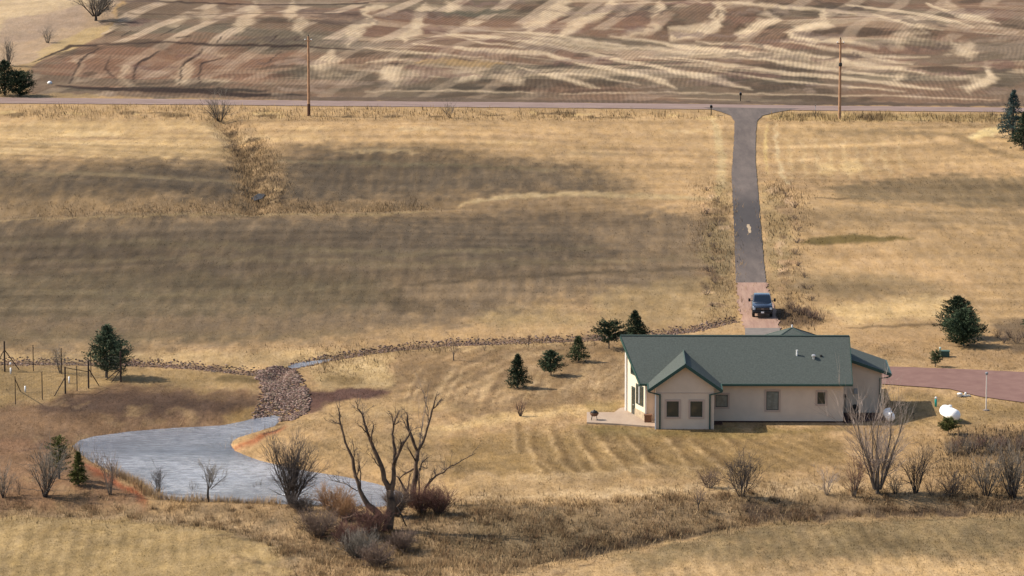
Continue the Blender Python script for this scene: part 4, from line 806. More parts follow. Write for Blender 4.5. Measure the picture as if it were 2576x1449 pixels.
(q0, h0), (q1, h1) = posts['f'], posts['g']
for z in np.arange(.15, 2.3, .3): mb.tube([q0 + Vector((0, 0, z)), q1 + Vector((0, 0, z))], .004, 3, False)
mb.build('netting', M_WIRE, fence)
for vx, vt, vb, lab in [(27, 925, 941, 'white sapling tube standing near the left brace post of the deer fence'), (26, 912, 919, 'shortest white sapling tube, farthest back inside the deer fence'), (63.5, 971, 987, 'white sapling tube nearest the camera inside the deer fence'), (174, 947, 965, 'white sapling tube beside the gate posts of the deer fence')]:
    p = P3(vx, vb); h = (vb - vt) * mpp(p); mb = MB(); mb.lathe([(.07, 0), (.07, h), (.055, h), (.055, h * .9)], 10); o_ = mb.build('tree_tube', M_WHITE, None, True); o_.location = p; tag(o_, lab, 'tree tube', 'white sapling tubes in the deer fence')

ORD = ['first', 'second', 'third', 'fourth', 'fifth', 'sixth', 'seventh', 'eighth', 'ninth', 'tenth', 'eleventh', 'twelfth', 'thirteenth', 'fourteenth', 'fifteenth', 'sixteenth']
# ------------------------------------------------------------------ vegetation builders
M_BARK = mat('bark', (.10, .08, .065, 1), .95, .3, 3); M_BARKD = mat('dark_bark', (.05, .04, .034, 1), .95, .3, 3)
M_DEAD = mat('dead_wood', (.17, .112, .072, 1), .95, 0, 2.2, col2=(.03, .022, .018, 1), bump=.6)
def twigm(name, c): return mat(name, c, .95)
M_TW = {'grey': twigm('grey_twig', (.16, .14, .115, 1)), 'brown': twigm('brown_twig', (.15, .105, .08, 1)), 'red': twigm('red_twig', (.13, .065, .05, 1)), 'orange': twigm('orange_twig', (.26, .145, .07, 1)), 'dark': twigm('dark_twig', (.075, .062, .056, 1)), 'pale': twigm('pale_twig', (.30, .24, .20, 1))}
M_NEED = {}
for k_, c in {'green': (.046, .060, .026), 'dark': (.026, .038, .020), 'blue': (.042, .068, .062), 'olive': (.075, .078, .022), 'pine': (.040, .058, .030), 'light': (.060, .080, .045)}.items():
    M_NEED[k_] = attr_mat('needles_' + k_, .8, .35); M_NEED[k_]['c'] = c
def rv(rnd): return Vector((rnd.uniform(-1, 1), rnd.uniform(-1, 1), rnd.uniform(-1, 1)))
def conifer(vx, vt, vb, hwv, label, kind='green', shape='cone', lean=0, dens=1.0, seed=0, group=None, name='spruce_tree', skirt=.06):
    rnd = random.Random(seed * 31 + int(vx)); p = P3(vx, vb); s = mpp(p); Ht = (vb - vt) * s / .98; Rr = hwv * s * 1.18
    root = empty(name, p, 0, label, 'tree', group)
    mb = MB(); mb.tube([(0, 0, -.1), (lean * .5, 0, Ht * .5), (lean, 0, Ht * .97)], [Ht * .03, Ht * .018, .01], 7); mb.build('trunk', M_BARK, root)
    Vv = []; Cc = []
    base = Vector(M_NEED[kind]['c']); nb = int(150 * dens)
    for i in range(nb):
        t = (i + rnd.random()) / nb; t = t ** .85; z = Ht * (skirt + (1 - skirt) * t)
        if shape == 'cone': prof = (1 - t) ** .85 * (.55 + .45 * min(1, t * 6)) + .03
        elif shape == 'bushy': prof = (1 - t) ** .62 * (.62 + .38 * min(1, t * 4)) * rnd.uniform(.75, 1.12)
        elif shape == 'round': prof = math.sqrt(max(0, 1 - (2 * (t * .98 + .0) - .78) ** 2 / 1.55)) * (1 if t < .9 else .6)
        else: prof = math.sqrt(max(0, 1 - (t - .35) ** 2 / .45)) * (.75 + .5 * rnd.random())
        az = rnd.random() * 6.283 ; L_ = Rr * prof * rnd.uniform(.68, 1.12); dr_ = rnd.uniform(-.05, .3) if shape == 'cone' else rnd.uniform(.1, .5)
        if rnd.random() < .10: continue
        tone = rnd.uniform(.6, 1.5)
        n = max(4, int(L_ / max(Rr, .1) * 13))
        for j in range(n):
            u = (j + rnd.random()) / n; u = u ** .7
            cpt = Vector((lean * t + math.cos(az) * L_ * u, math.sin(az) * L_ * u, z + L_ * u * dr_ - (L_ * .22 * u * u if shape == 'cone' else 0)))
            sz = (.085 + .035 * Rr) * rnd.uniform(.5, 1.4) * (1.1 - .3 * u)
            for q in range(4):
                d1 = (Vector((math.cos(az), math.sin(az), dr_ + .3)) + rv(rnd) * .9).normalized(); d2 = d1.cross(rv(rnd)).normalized()
                c0 = cpt + rv(rnd) * sz * .7; Vv += [c0 - d2 * sz * .28, c0 + d2 * sz * .28, c0 + d1 * sz * 1.25]
                k = tone * rnd.uniform(.75, 1.3); cc = (base[0] * k, base[1] * k, base[2] * k); Cc += [cc] * 3
    V = np.array([tuple(v) for v in Vv]); F = np.arange(len(V)).reshape(-1, 3)
    o_ = np_mesh('crown', V, F, M_NEED[kind], np.array(Cc)); o_.parent = root
    return root
def branch(mb, p, d, L_, r, rnd, depth, tw, wig=.18, sides=4, up=.15, nsub=3, spread=.6):
    n = 5; pts = [p]; rad = [r]; dd = d.normalized()
    for i in range(n):
        dd = (dd + rv(rnd) * wig + Vector((0, 0, up * .4))).normalized(); pts.append(pts[-1] + dd * L_ / n); rad.append(r * (1 - (i + 1) / n * .75))
    mb.tube(pts, rad, sides, False)
    if depth > 0:
        for k in range(nsub):
            i = rnd.randint(1, n - 1); nd = (pts[i + 1] - pts[i]).normalized() + rv(rnd) * spread
            branch(tw, pts[i], nd, L_ * rnd.uniform(.35, .65), max(rad[i] * .55, .011), rnd, depth - 1, tw, wig, 3, up, nsub, spread)
def shrub(vx, vt, vb, hwv, label, tw='grey', stems=12, depth=2, seed=1, name='bare_shrub', cat='shrub', group='bare shrubs along the creek and pond', thick=1.0, nsub=3, trunk=0, bark=None, spread=.6):
    rnd = random.Random(seed * 77 + int(vx * 3)); p = P3(vx, vb); s = mpp(p); Ht = (vb - vt) * s / .98; Rr = hwv * s * 1.18
    root = empty(name, p, 0, label, cat, group); a = MB(); t_ = MB()
    z0 = trunk * Ht
    if trunk: a.tube([(0, 0, -.1), (rv(rnd).x * .05, 0, z0 * .5), (0, 0, z0)], [Ht * .03 * thick, Ht * .025 * thick, Ht * .02 * thick], 6)
    for i in range(stems):
        az = rnd.random() * 6.283; q = rnd.random() ** .6; sp = Rr * q
        b0 = Vector((math.cos(az) * sp * .15, math.sin(az) * sp * .15, z0 - .05 if trunk else -.05)); e = Vector((math.cos(az) * sp * 1.05, math.sin(az) * sp * 1.05, Ht * rnd.uniform(.72, 1.12) * (1 - .22 * q)))
        r = Ht * rnd.uniform(.008, .014) * thick
        branch(a, b0, e - b0, (e - b0).length * .97, max(r, .016), rnd, depth, t_, .16, 4, .10, nsub + 2, spread + .15)
    a.build('stem' if not trunk else 'trunk', bark or (M_BARKD if tw in ('dark', 'grey') else M_BARK), root)
    t_.build('twigs', M_TW[tw], root); return root

# ------------------------------------------------------------------ conifers
conifer(268, 822, 950, 58, 'tall bushy pine with two tops behind the deer fence', 'light', 'bushy', .1, 2.4, 3, name='pine_tree', skirt=.12)
conifer(303, 858, 956, 26, 'short side pine leaning out at the right foot of the tall bushy pine', 'light', 'loose', .1, .8, 4, name='pine_tree', skirt=.15)
LG = 'lawn conifers in a diagonal row left of the house'
conifer(1302, 893, 976, 36, 'dark pointed spruce nearest the camera in the diagonal lawn row', 'dark', 'cone', 0, 1.5, 5, LG)
conifer(1386, 884, 945, 40, 'rounded blue-green pine, second from the camera in the lawn row', 'pine', 'bushy', 0, 1.3, 6, LG, 'pine_tree', .1)
conifer(1455, 848, 910, 32, 'open layered green spruce in the middle of the lawn row', 'green', 'cone', 0, 1.0, 7, LG)
conifer(1532, 812, 877, 38, 'ragged dark pine with a bare lower trunk just left of the roof tip', 'dark', 'loose', 0, 1.0, 8, LG, 'pine_tree', .22)
conifer(1597, 784, 862, 42, 'dark spruce partly hidden behind the roof tip', 'dark', 'cone', 0, 1.6, 9, LG)
conifer(2408, 750, 850, 62, 'tall dark bushy pine at the back of the pair above the utility box', 'dark', 'bushy', 0, 2.2, 10, None, 'pine_tree', .08)
conifer(2424, 782, 870, 66, 'broad dark bushy pine in front of the pair above the utility box', 'pine', 'bushy', 0, 2.8, 11, None, 'pine_tree', .04)
conifer(2353, 885, 923, 15, 'tiny pine sapling in front of the green utility box', 'green', 'loose', 0, .4, 12, None, 'pine_tree', .2)
conifer(2387, 1055, 1093, 21, 'small bright olive pine in front of the larger propane tank', 'olive', 'loose', 0, .7, 13, None, 'pine_tree', .2)
conifer(2548, 231, 348, 42, 'blue-green spruce at the right edge beside the road', 'blue', 'cone', 0, 2.0, 14, None)
conifer(2576, 285, 376, 40, 'dark green spruce in front of the blue one at the right edge', 'dark', 'cone', 0, 1.8, 15, None)
conifer(2592, 778, 830, 26, 'dark conifer cut off by the right edge above the bushy pines', 'dark', 'cone', 0, 1.0, 16, None)
conifer(12, 156, 240, 50, 'taller dark evergreen at the left edge beside the road', 'dark', 'bushy', 0, 1.9, 17, None, 'evergreen_tree', .02)
conifer(50, 182, 242, 33, 'lower dark round evergreen right of the taller one at the left edge', 'dark', 'round', 0, 1.9, 18, None, 'evergreen_tree', .02)
conifer(198, 1138, 1222, 27, 'bright olive-green spruce at the lower left tip of the pond', 'olive', 'cone', 0, 1.4, 19, None)
conifer(149, 1101, 1205, 24, 'thin see-through pine left of the pond tip, behind the olive spruce', 'olive', 'loose', 0, .7, 20, None, 'pine_tree', .2)

# ------------------------------------------------------------------ bare trees and shrubs
shrub(733, 1100, 1270, 42, 'big dense dark bare shrub rising in front of the pond, left of the dead tree', 'dark', 24, 2, 2, thick=1.0, nsub=6)
shrub(112, 1128, 1248, 40, 'wide grey bare shrub left of the olive spruce', 'grey', 20, 2, 3, nsub=4)
shrub(278, 1140, 1244, 24, 'thin many-stemmed bare shrub on the orange bank, right of the olive spruce', 'brown', 8, 2, 4)
shrub(399, 1172, 1246, 20, 'small dark bare shrub at the near pond edge', 'dark', 8, 2, 5)
shrub(524, 1146, 1263, 44, 'small bare tree with a single forked trunk against the water', 'grey', 7, 2, 6, 'bare_tree', 'tree', trunk=.3, nsub=5)
shrub(486, 1205, 1252, 20, 'faint low twiggy shrub left of the forked bare tree', 'grey', 8, 1, 7)
shrub(656, 1196, 1247, 18, 'faint sprout of twigs left of the big dark shrub', 'grey', 7, 1, 8)
shrub(8, 1182, 1252, 26, 'bare shrub at the left edge above the creek', 'grey', 12, 2, 9)
shrub(48, 1192, 1245, 8, 'narrow upright bare sprout near the left edge', 'brown', 5, 1, 10)
shrub(1865, 1142, 1250, 38, 'upright fan-shaped bare shrub below the middle of the house', 'dark', 18, 2, 11, nsub=5, thick=.8)
shrub(1785, 1182, 1228, 32, 'low rounded brown shrub just left of the fan-shaped one', 'brown', 22, 2, 12)
shrub(1757, 1216, 1284, 14, 'small thin sapling leaning over the dark creek line', 'brown', 6, 2, 13, trunk=.25)
shrub(2208, 985, 1242, 66, 'tall pale bare tree with rising limbs in front of the garage wing', 'pale', 15, 2, 14, 'bare_tree', 'tree', None, .78, 5, .05, M_BARK, .45)
shrub(2078, 1180, 1246, 24, 'pale thin bare sapling left of the tall pale tree', 'pale', 7, 2, 15)
shrub(2147, 1150, 1250, 20, 'reddish narrow bare shrub next to the tall pale tree', 'red', 10, 2, 16)
shrub(2252, 1190, 1242, 22, 'low bushy bare shrub at the right foot of the tall pale tree', 'grey', 12, 2, 17)
shrub(2302, 1132, 1240, 34, 'dark crooked bare shrub right of the tall pale tree', 'dark', 14, 2, 18, thick=1.0, nsub=4)
shrub(2345, 1200, 1246, 22, 'low reddish shrub in the right creek hedge', 'red', 12, 1, 19)
shrub(2395, 1195, 1248, 40, 'wide low dark shrub in the right creek hedge', 'dark', 22, 2, 20)
shrub(2480, 1150, 1246, 40, 'grey vase-shaped shrub second from the right edge', 'grey', 14, 2, 21)
shrub(2548, 1128, 1250, 38, 'tall grey multi-stemmed shrub at the right edge above the creek', 'grey', 16, 2, 22, thick=1.3, nsub=4)
for i in range(16):
    x_ = 2385 + i * 13 + rng.uniform(-5, 5); yb = 1145 - (i % 4) * 8 + rng.uniform(-3, 3)
    tag(shrub(x_, yb - rng.uniform(28, 42), yb, 20, None, ['grey', 'brown', 'red', 'dark'][i % 4], 14, 1, 40 + i, group='thicket shrubs on the bank below the small pine', nsub=3), 'bushy bare shrub, ' + ORD[i] + ' from the left in the thicket below the small olive pine', 'shrub')
RG = 'bare shrubs and saplings by the road and meadow'
shrub(555, 243, 306, 44, 'spreading bare shrub at the head of the meadow ditch beside the road', 'grey', 12, 2, 23, group=RG, nsub=4, thick=1.4)
shrub(1130, 252, 297, 16, 'small purplish bare sapling in the road verge', 'grey', 6, 2, 24, group=RG)
shrub(1141, 848, 907, 12, 'thin bare sapling standing on the lawn below the rock drain', 'brown', 4, 2, 25, group=RG, trunk=.3)
shrub(1203, 838, 864, 8, 'tiny bare sapling right at the rock drain edge', 'brown', 4, 1, 26, group=RG)
shrub(1219, 852, 882, 7, 'tiny bare sapling just below the rock drain', 'grey', 3, 1, 27, group=RG)
shrub(1332, 838, 860, 9, 'tiny reddish sapling on the rock drain left of the layered spruce', 'red', 5, 1, 28, group=RG)
shrub(1309, 1006, 1047, 15, 'small reddish twiggy shrub alone on the lawn below the pointed spruce', 'red', 16, 1, 29, group=RG, thick=1.5)
shrub(152, 870, 938, 18, 'thin bare sapling inside the deer fence', 'grey', 6, 2, 30, group=RG)
shrub(241, -30, 52, 50, 'big bare grey tree at the top left edge of the ploughed field', 'grey', 20, 3, 31, 'bare_tree', 'tree', None, 1.6, 4, .15)
shrub(120, 70, 108, 18, 'small grey bare bush on the bank at the top left', 'grey', 12, 2, 32, group=RG)
shrub(20, 102, 166, 24, 'grey bare tree above the evergreens at the left edge', 'grey', 14, 2, 33, 'bare_tree', 'tree', None)
shrub(1052, 962, 1160, 10, 'very thin pale leafless sapling behind the dead tree', 'pale', 2, 1, 34, 'bare_tree', 'tree', None, .5)

# the big dead tree, limb by limb
cz = lambda x, y: (587 + x * .3634, 922.4 + y * .3634)
def dead(name, label, base, limbs, twig_n, seed):
    rnd = random.Random(seed); bp_ = P3(*cz(*base)); root = empty(name, bp_, 0, label, 'dead tree'); s = mpp(bp_) * .3634; tw = MB(); k = 0
    for L_ in limbs:
        mb = MB(); pts = []; dy = rnd.uniform(-.5, .5) * (1 if k else 0); acc = 0
        for i, (x, y, r) in enumerate(L_):
            f = i / max(1, len(L_) - 1); q = at_depth(*cz(x, y), bp_.y + dy * f * 2.0) - bp_; pts.append(q + Vector((rnd.uniform(-.03, .03), 0, 0)))
        rad = [max(.02, q[2] * s * .92) for q in L_]
        P2 = []; R2 = []
        for i in range(len(pts) - 1):
            for f in (0, .5): P2.append(pts[i].lerp(pts[i + 1], f) + (rv(rnd) * .05 if f else Vector())); R2.append(rad[i] * (1 - f) + rad[i + 1] * f)
        P2.append(pts[-1]); R2.append(rad[-1]); mb.tube(P2, R2, 8); mb.build('trunk' if k == 0 else 'limb', M_DEAD, root, True)
        for j in range(int(twig_n * len(L_))):
            i = rnd.randint(1, len(P2) - 2); d = (P2[i + 1] - P2[i]).normalized() + rv(rnd) * .8 + Vector((0, 0, .3))
            branch(tw, P2[i], d, rnd.uniform(.3, 1.3), .022, rnd, 2, tw, .3, 3, .1, 2, .8)
        k += 1
    tw.build('twigs', M_TW['dark'], root)
dead('dead_tree', 'large dead tree with several broken leafless limbs in front of the pond', (1060, 1135), [
 [(1060,1150,40),(1080,1040,36),(1092,940,32),(1082,850,26)],
 [(1040,1060,30),(985,1000,26),(930,955,22),(880,860,15),(850,760,13),(825,640,12),(790,560,9),(765,480,8),(740,400,8),(735,330,6),(718,265,2)],
 [(740,400,5),(722,392,4),(705,385,2)],
 [(1082,860,24),(1045,780,19),(1020,680,17),(985,600,15),(960,540,13),(935,470,10),(910,400,8),(890,330,6),(860,290,4),(842,235,2)],
 [(955,520,7),(965,440,6),(978,400,2)], [(935,480,6),(905,440,4),(880,408,2)], [(905,380,6),(898,340,4),(896,308,2)], [(940,480,5),(930,430,3),(928,395,2)],
 [(1082,880,24),(1110,780,17),(1110,700,16),(1120,600,13),(1110,520,10),(1100,470,8),(1110,400,7),(1130,350,5),(1150,300,2)],
 [(1110,410,5),(1098,360,4),(1083,318,2)], [(1120,400,4),(1150,380,2)],
 [(1112,680,13),(1150,590,12),(1175,530,10),(1210,480,6),(1245,420,2)], [(1150,600,7),(1160,540,6),(1155,500,4)],
 [(1000,1050,20),(900,1030,15),(830,1035,12),(755,1050,10),(742,1120,5)], [(830,1035,8),(800,1060,5),(780,1100,3)],
 [(1128,970,8),(1165,1030,7),(1200,1105,4)], [(1195,875,2),(1165,935,4),(1130,975,6)],
 [(850,770,5),(870,700,5),(868,650,2)], [(830,640,4),(838,600,3),(820,500,2)], [(860,860,4),(780,810,3),(690,790,2),(650,740,1)],
 [(880,830,6),(885,740,4),(862,600,2)], [(1020,700,5),(985,660,3),(950,600,2)]], 2.0, 5)
dead('dead_tree', 'slimmer dark dead tree with a forked top behind the right side of the large one', (1240, 975), [
 [(1235,985,22),(1245,860,20),(1262,760,21),(1265,680,15),(1275,600,13),(1290,560,11),(1330,480,9),(1350,400,8),(1375,300,7),(1395,240,5),(1408,185,2)],
 [(1278,590,10),(1240,500,12),(1212,430,11),(1205,370,9),(1200,315,2)], [(1215,440,5),(1190,410,3),(1180,385,2)],
 [(1355,400,4),(1345,300,3),(1320,230,2),(1313,165,1)], [(1385,290,5),(1415,260,4),(1445,225,2)], [(1320,510,5),(1305,480,3),(1300,455,2)],
 [(1215,960,14),(1200,870,12),(1160,800,8),(1130,755,5)], [(1262,700,8),(1200,735,7),(1150,775,4)], [(1262,660,6),(1230,600,6),(1205,560,3)],
 [(1310,900,9),(1335,830,8),(1400,755,7),(1460,730,6),(1500,690,5),(1560,665,4),(1620,630,3),(1680,597,1)], [(1460,730,4),(1470,700,2)], [(1400,760,4),(1392,730,2)], [(1345,810,4),(1370,770,3),(1380,730,2)],
 [(1290,720,7),(1300,670,5),(1345,625,2)], [(1290,690,4),(1335,705,3),(1350,700,2)], [(1270,960,10),(1290,860,7),(1285,700,4)], [(1190,900,9),(1210,820,5),(1225,740,3)]], 2.0, 9)
TG = 'thicket shrubs around the dead trees'
for i, (vx, vt, vb, hw2, tw, lab) in enumerate([(840,1240,1290,40,'orange','bright orange-brown shrub at the pond edge left of the dead tree'),(800,1300,1350,48,'brown','low sprawling shrub in front of the orange one'),(880,1330,1372,36,'red','dark red low shrub at the foot of the large dead tree'),(935,1290,1350,36,'red','reddish shrub left against the dead tree trunk'),(905,1355,1410,40,'grey','grey twiggy shrub nearest the camera below the dead tree'),(1010,1350,1385,34,'brown','low brown shrub just right of the dead tree foot'),(1060,1240,1292,34,'red','dark reddish shrub at the foot of the slim dead tree'),(1105,1240,1295,30,'red','reddish brown shrub right of the slim dead tree'),(1000,1240,1300,24,'brown','thin brown shrub between the two dead trees'),(870,1270,1310,26,'orange','smaller orange tinged shrub between the orange one and the dead tree'),(950,1385,1430,30,'brown','tawny low shrub below the dead tree, lowest of the thicket'),(760,1262,1285,34,'dark','dark low shrub right of the big dense shrub')]):
    shrub(vx, vt - 10, vb, hw2 * 1.15, lab, tw, 60, 2, 60 + i, group=TG, nsub=3, thick=.8)
for i in range(22):
    l = i % 2; s = i / 22; vx = (1985 + 55 * s + rng.uniform(-14, 14)) if l else (1790 + rng.uniform(-22, 18)); vb = 480 + 320 * s
    shrub(vx, vb - rng.uniform(9, 18), vb, rng.uniform(8, 16), ORD[i // 2] + ' dry brown weed bush from the road along the ' + ('right' if l else 'left') + ' side of the driveway', 'brown', 12, 1, 90 + i, 'weed_bush', 'bush', 'dry weed bushes beside the driveway', .8)
for i in range(7):
    vx = 1985 + i * 13; vb = 778 + i * 5 + rng.uniform(-2, 4); shrub(vx, vb - 20, vb, 16, ORD[i] + ' dark brushy shrub from the truck in the patch right of it', 'red' if i % 2 else 'brown', 18, 1, 120 + i, 'brush_shrub', 'shrub', 'brown brush patch right of the truck')
for i in range(5):
    vx = 2510 + i * 16; vb = 850 + (i % 2) * 14; shrub(vx, vb - 22, vb, 16, ORD[i] + ' brown brushy shrub from the left in the row right of the bushy pines', 'brown', 12, 1, 130 + i, 'brush_shrub', 'shrub', 'brown brush at the right edge')
for i in range(5):
    q = hw_(.6 + i * .62, .9 + (i % 2) * .9); rnd = random.Random(i); root = empty('garden_shrub', q, 0, ORD[i] + ' dark red garden shrub from the left in the mulch beside the garage wing', 'shrub', 'garden shrubs in the mulch bed'); mb = MB()
    for k in range(26): branch(mb, Vector((0, 0, 0)), Vector((rnd.uniform(-1, 1), rnd.uniform(-1, 1), 1.2)), rnd.uniform(.3, .6), .014, rnd, 1, mb, .2, 3, .1, 3, .8)
    mb.build('twigs', M_TW['red'], root)

# ------------------------------------------------------------------ rocks of the drain
def stones(name, n, sampler, smin, smax, seed):
    r_ = np.random.default_rng(seed); ico = np.array([(0,0,1),(.89,0,.45),(.28,.85,.45),(-.72,.53,.45),(-.72,-.53,.45),(.28,-.85,.45),(.72,.53,-.45),(-.28,.85,-.45),(-.89,0,-.45),(-.28,-.85,-.45),(.72,-.53,-.45),(0,0,-1)])
    f = np.array([(0,1,2),(0,2,3),(0,3,4),(0,4,5),(0,5,1),(1,6,2),(2,7,3),(3,8,4),(4,9,5),(5,10,1),(2,6,7),(3,7,8),(4,8,9),(5,9,10),(1,10,6),(6,11,7),(7,11,8),(8,11,9),(9,11,10),(10,11,6)])
    pts, n_big = sampler(n, r_); n = len(pts); sc = np.where(np.arange(n) < n_big, r_.uniform(smin, smax, n), r_.uniform(.05, .13, n))[:, None, None] * r_.uniform(.55, 1.2, (n, 1, 3)) * np.array([1.15, 1.15, .7]); V = ico[None] * sc * r_.uniform(.75, 1.2, (n, 12, 1))
    a = r_.uniform(0, 6.28, n); ca, sa = np.cos(a)[:, None], np.sin(a)[:, None]; V = np.stack([V[..., 0] * ca - V[..., 1] * sa, V[..., 0] * sa + V[..., 1] * ca, V[..., 2]], -1)
    z = HF(pts[:, 0], pts[:, 1]); V += np.stack([pts[:, 0], pts[:, 1], z + .02], 1)[:, None]
    pal = np.array([alb(162,130,114), alb(130,102,88), alb(184,156,140), alb(98,82,70), alb(150,130,108), alb(116,88,76)]); c = pal[r_.integers(0, 6, n)] * r_.uniform(.7, 1.2, (n, 1))
    F = (f[None] + (np.arange(n) * 12)[:, None, None]).reshape(-1, 3); o_ = np_mesh(name, V.reshape(-1, 3), F, attr_mat('rock_' + name, .9), np.repeat(c, 12, 0)); return tag(o_, 'rough pinkish grey stones lining the drainage channel into the pond', 'riprap', kind='stuff')
RIP = W([(648,934),(700,925),(736,924),(752,955),(772,992),(778,1028),(732,1048),(708,1046),(690,1043),(637,1052),(650,1020),(662,1000),(664,977),(645,950)], -.2)
def samp(n, r_):
    x = r_.uniform(RIP[:, 0].min(), RIP[:, 0].max(), n * 3); y = r_.uniform(RIP[:, 1].min(), RIP[:, 1].max(), n * 3); k = inside(RIP, x + r_.normal(0, .2, n * 3), y); q = np.stack([x[k], y[k]], 1)[:n]; out = [q[r_.random(len(q)) < .35 + sstep(.3, .55, fbm(q[:, 0] * .6, q[:, 1] * .3, 81, 3))]]
    for L_, wd in ((ROCKL, 1.9), (ROCKR, 1.9)):
        d = np.r_[0, np.cumsum(np.hypot(*np.diff(L_, axis=0).T))]; m_ = int(d[-1] * 42); t_ = r_.uniform(0, d[-1], m_)
        out.append(np.stack([np.interp(t_, d, L_[:, 0]) + r_.normal(0, .2, m_), np.interp(t_, d, L_[:, 1]) + r_.uniform(-wd, wd, m_) + r_.normal(0, .3, m_)], 1))
    return np.vstack(out), len(out[0])
stones('riprap', 8500, samp, .05, .17, 3)

# ------------------------------------------------------------------ grass (uncountable)
def blades(name, pts, hmin, hmax, wid, lean, tint, label, jit=.3, upn=.75, seed=0, per=1, clump=.15, thin=0):
    r_ = np.random.default_rng(seed); pts = pts[r_.random(len(pts)) < sstep(.28, .62, fbm(pts[:, 0] * .35, pts[:, 1] * .15, 63, 3)) * .9 + .1] if thin else pts; pts = pts + r_.normal(0, 1, pts.shape) * np.array([thin, thin * 3]); pts = np.repeat(pts, per, 0); pts = pts + r_.normal(0, clump, pts.shape) * (per > 1); n = len(pts)
    z = HF(pts[:, 0], pts[:, 1]); h = r_.uniform(hmin, hmax, n) * (.6 + .8 * vnoise(pts[:, 0] * .7, pts[:, 1] * .4, 61)); a = r_.uniform(0, 3.14, n); a = r_.uniform(-1.4, -.65, n); wv = wid * r_.uniform(.6, 1.4, n)
    dx, dy = np.cos(a) * wv, np.sin(a) * wv; lx, ly = r_.normal(0, lean, n) * h, r_.normal(0, lean, n) * h
    V = np.empty((n, 3, 3)); V[:, 0] = np.stack([pts[:, 0] - dx, pts[:, 1] - dy, z - .03], 1); V[:, 1] = np.stack([pts[:, 0] + dx, pts[:, 1] + dy, z - .03], 1); V[:, 2] = np.stack([pts[:, 0] + lx, pts[:, 1] + ly, z + h], 1)
    c = col_at(pts[:, 0], pts[:, 1]); 
    if tint is not None:
        T_ = np.array([alb(*q) for q in tint])[r_.integers(0, len(tint), n)]; c = c * .45 + T_ * .55
    c = c * r_.uniform(1 - jit, 1 + jit, (n, 1)); o_ = np_mesh(name, V.reshape(-1, 3), np.arange(n * 3).reshape(-1, 3), leafy(attr_mat('mat_' + name, .9, upn)), np.repeat(c, 3, 0)); return tag(o_, label, 'grass', kind='stuff')
def scatter_px(n, poly, r_):       # even in the squeezed view, so far ground is not starved
    Pw = W(poly); x = r_.uniform(Pw[:, 0].min(), Pw[:, 0].max(), n * 3); y = r_.uniform(Pw[:, 1].min(), Pw[:, 1].max(), n * 3); k = inside(Pw, x, y); return np.stack([x[k], y[k]], 1)[:n]
OFF = [W([(1770,268),(1840,288),(1843,500),(1851,713),(1860,780),(1874,850),(1962,850),(1945,770),(1927,713),(1910,500),(1904,305),(2010,272)]), W([(-700,238),(0,245),(1250,257),(2576,271),(3200,278),(3200,289),(2576,284),(1250,272),(0,262),(-700,253)]), W([(1880,900),(2246,922),(2577,937),(2800,950),(2800,1047),(2577,1015),(2464,1000),(2223,969),(1880,938)]), pat, np.array([tuple(hw_(x, y))[:2] for x, y in [(.1, -.1), (4.2, .9), (3.8, 15), (-19, 15), (-19, 4.5), (-17.2, -.2), (-16.4, -3.3), (-11.2, -3.3), (-11.2, -.1)]]), POND, RIP]
def clear(p):
    k = np.ones(len(p), bool)
    for Q in OFF: k &= ~inside(Q, p[:, 0], p[:, 1])
    return p[k]
rg = np.random.default_rng(5)
CREEKZ = [(-60,1246),(300,1250),(560,1262),(800,1270),(900,1300),(1080,1275),(1300,1262),(1500,1265),(1700,1245),(1900,1228),(2650,1222),(2650,1262),(2200,1268),(1900,1292),(1650,1338),(1400,1382),(1250,1475),(760,1475),(700,1380),(560,1315),(300,1278),(-60,1272)]
blades('tall_dry_grass', clear(scatter_px(20000, CREEKZ, rg)), .1, .5, .035, .34, [(232,200,150), (214,178,128), (160,128,92), (196,162,118), (122,96,70)], 'tall dry tan grass and weeds crowding the creek bottom', .35, .94, 1, 2, .15, 1.1)
ck = clear(scatter_px(300, CREEKZ, rg)); ck = (ck[:, None] + rg.normal(0, 1, (len(ck), 55, 2)) * rg.uniform(.15, .6, (len(ck), 1, 1)) * np.array([1, 1.3])).reshape(-1, 2)
blades('weed_clumps', ck, .2, .55, .03, .5, [(96,74,54), (120,94,68), (78,60,46), (134,92,62)], 'dark brown dead weed clumps scattered through the creek bottom', .3, .8, 8, 1, .1)
sp_ = []
for i in range(nP):
    a_, b__ = POND[i], POND[(i + 1) % nP]; near_ = (a_[1] + b__[1]) / 2 < 392; L_ = np.hypot(*(b__ - a_)); m_ = int(L_ * (150 if near_ and 29 <= i <= 34 else (30 if i > 34 else 4))); u_ = rg.random((m_, 1)); sp_.append(a_ + (b__ - a_) * u_ + rg.normal(0, .4, (m_, 2)) * np.array([1, 2.0]))
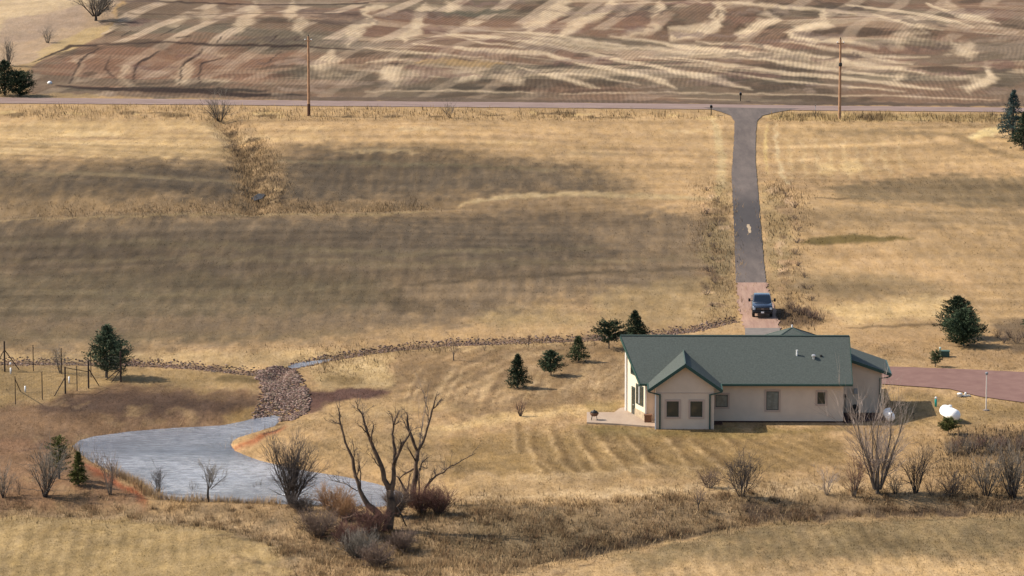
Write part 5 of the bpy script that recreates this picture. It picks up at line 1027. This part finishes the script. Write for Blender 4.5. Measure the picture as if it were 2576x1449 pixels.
blades('shore_grass', np.vstack(sp_), .15, .75, .03, .3, [(226,190,140), (190,150,106), (140,110,80), (206,172,126)], 'dry grass and reeds along the pond shore', .3, .94, 9, 1, .1)
V1 = clear(scatter_px(9000, [(-100,266),(560,269),(1100,277),(1770,283),(1835,300),(1100,304),(560,302),(-100,296)], rg)); V2 = clear(scatter_px(5000, [(1950,286),(2300,288),(2650,292),(2650,312),(2200,306),(1930,304)], rg))
blades('verge_grass', np.vstack([V1, V2]), .2, .7, .05, .25, [(224,190,138), (200,164,114), (136,108,76), (232,202,150)], 'tall straw-coloured grass in the verge along the gravel road', .3, .92, 2, 1, .2, .3)
D1 = scatter_px(9000, [(560,305),(600,310),(660,360),(700,420),(715,470),(690,510),(620,510),(600,440),(575,350)], rg); D2 = scatter_px(6000, [(-50,528),(300,518),(640,508),(900,515),(1100,512),(1000,530),(640,538),(300,538),(-50,548)], rg)
D3 = scatter_px(3500, [(1750,470),(1838,460),(1846,720),(1850,800),(1780,815),(1800,700),(1745,640)], rg); D4 = scatter_px(4500, [(1935,460),(2010,470),(2030,560),(2020,640),(2000,700),(2080,810),(1970,826),(1960,700),(1930,600)], rg)
D5 = scatter_px(3500, [(560,880),(900,870),(1500,850),(1500,858),(1000,882),(960,930),(780,935),(790,912),(900,888)], rg); D6 = scatter_px(6000, [(2380,1110),(2420,1095),(2600,1080),(2600,1240),(2450,1240),(2330,1180)], rg)
blades('ditch_grass', clear(np.vstack([D1, D2, D3, D4, D5, D6])), .15, .5, .05, .35, [(218,184,136), (190,156,112), (132,106,78), (170,140,102)], 'rough dry grass and weeds in the meadow ditch and beside the driveway', .3, .92, 3, 1, .2, .8)
P_near = clear(scatter_px(90000, [(-60,880),(2640,850),(2700,1500),(-60,1500)], rg)); blades('lawn_grass', P_near, .03, .11, .04, .5, None, 'short dry golden grass of the lawns and near meadow', .28, .96, 4, 2, .15)
P_mid = clear(scatter_px(60000, [(-60,300),(2700,303),(2700,860),(-60,890)], rg)); blades('meadow_grass', P_mid, .03, .10, .08, .4, None, 'mown dry grass of the wide meadow between road and drain', .14, .96, 5, 1, .2)
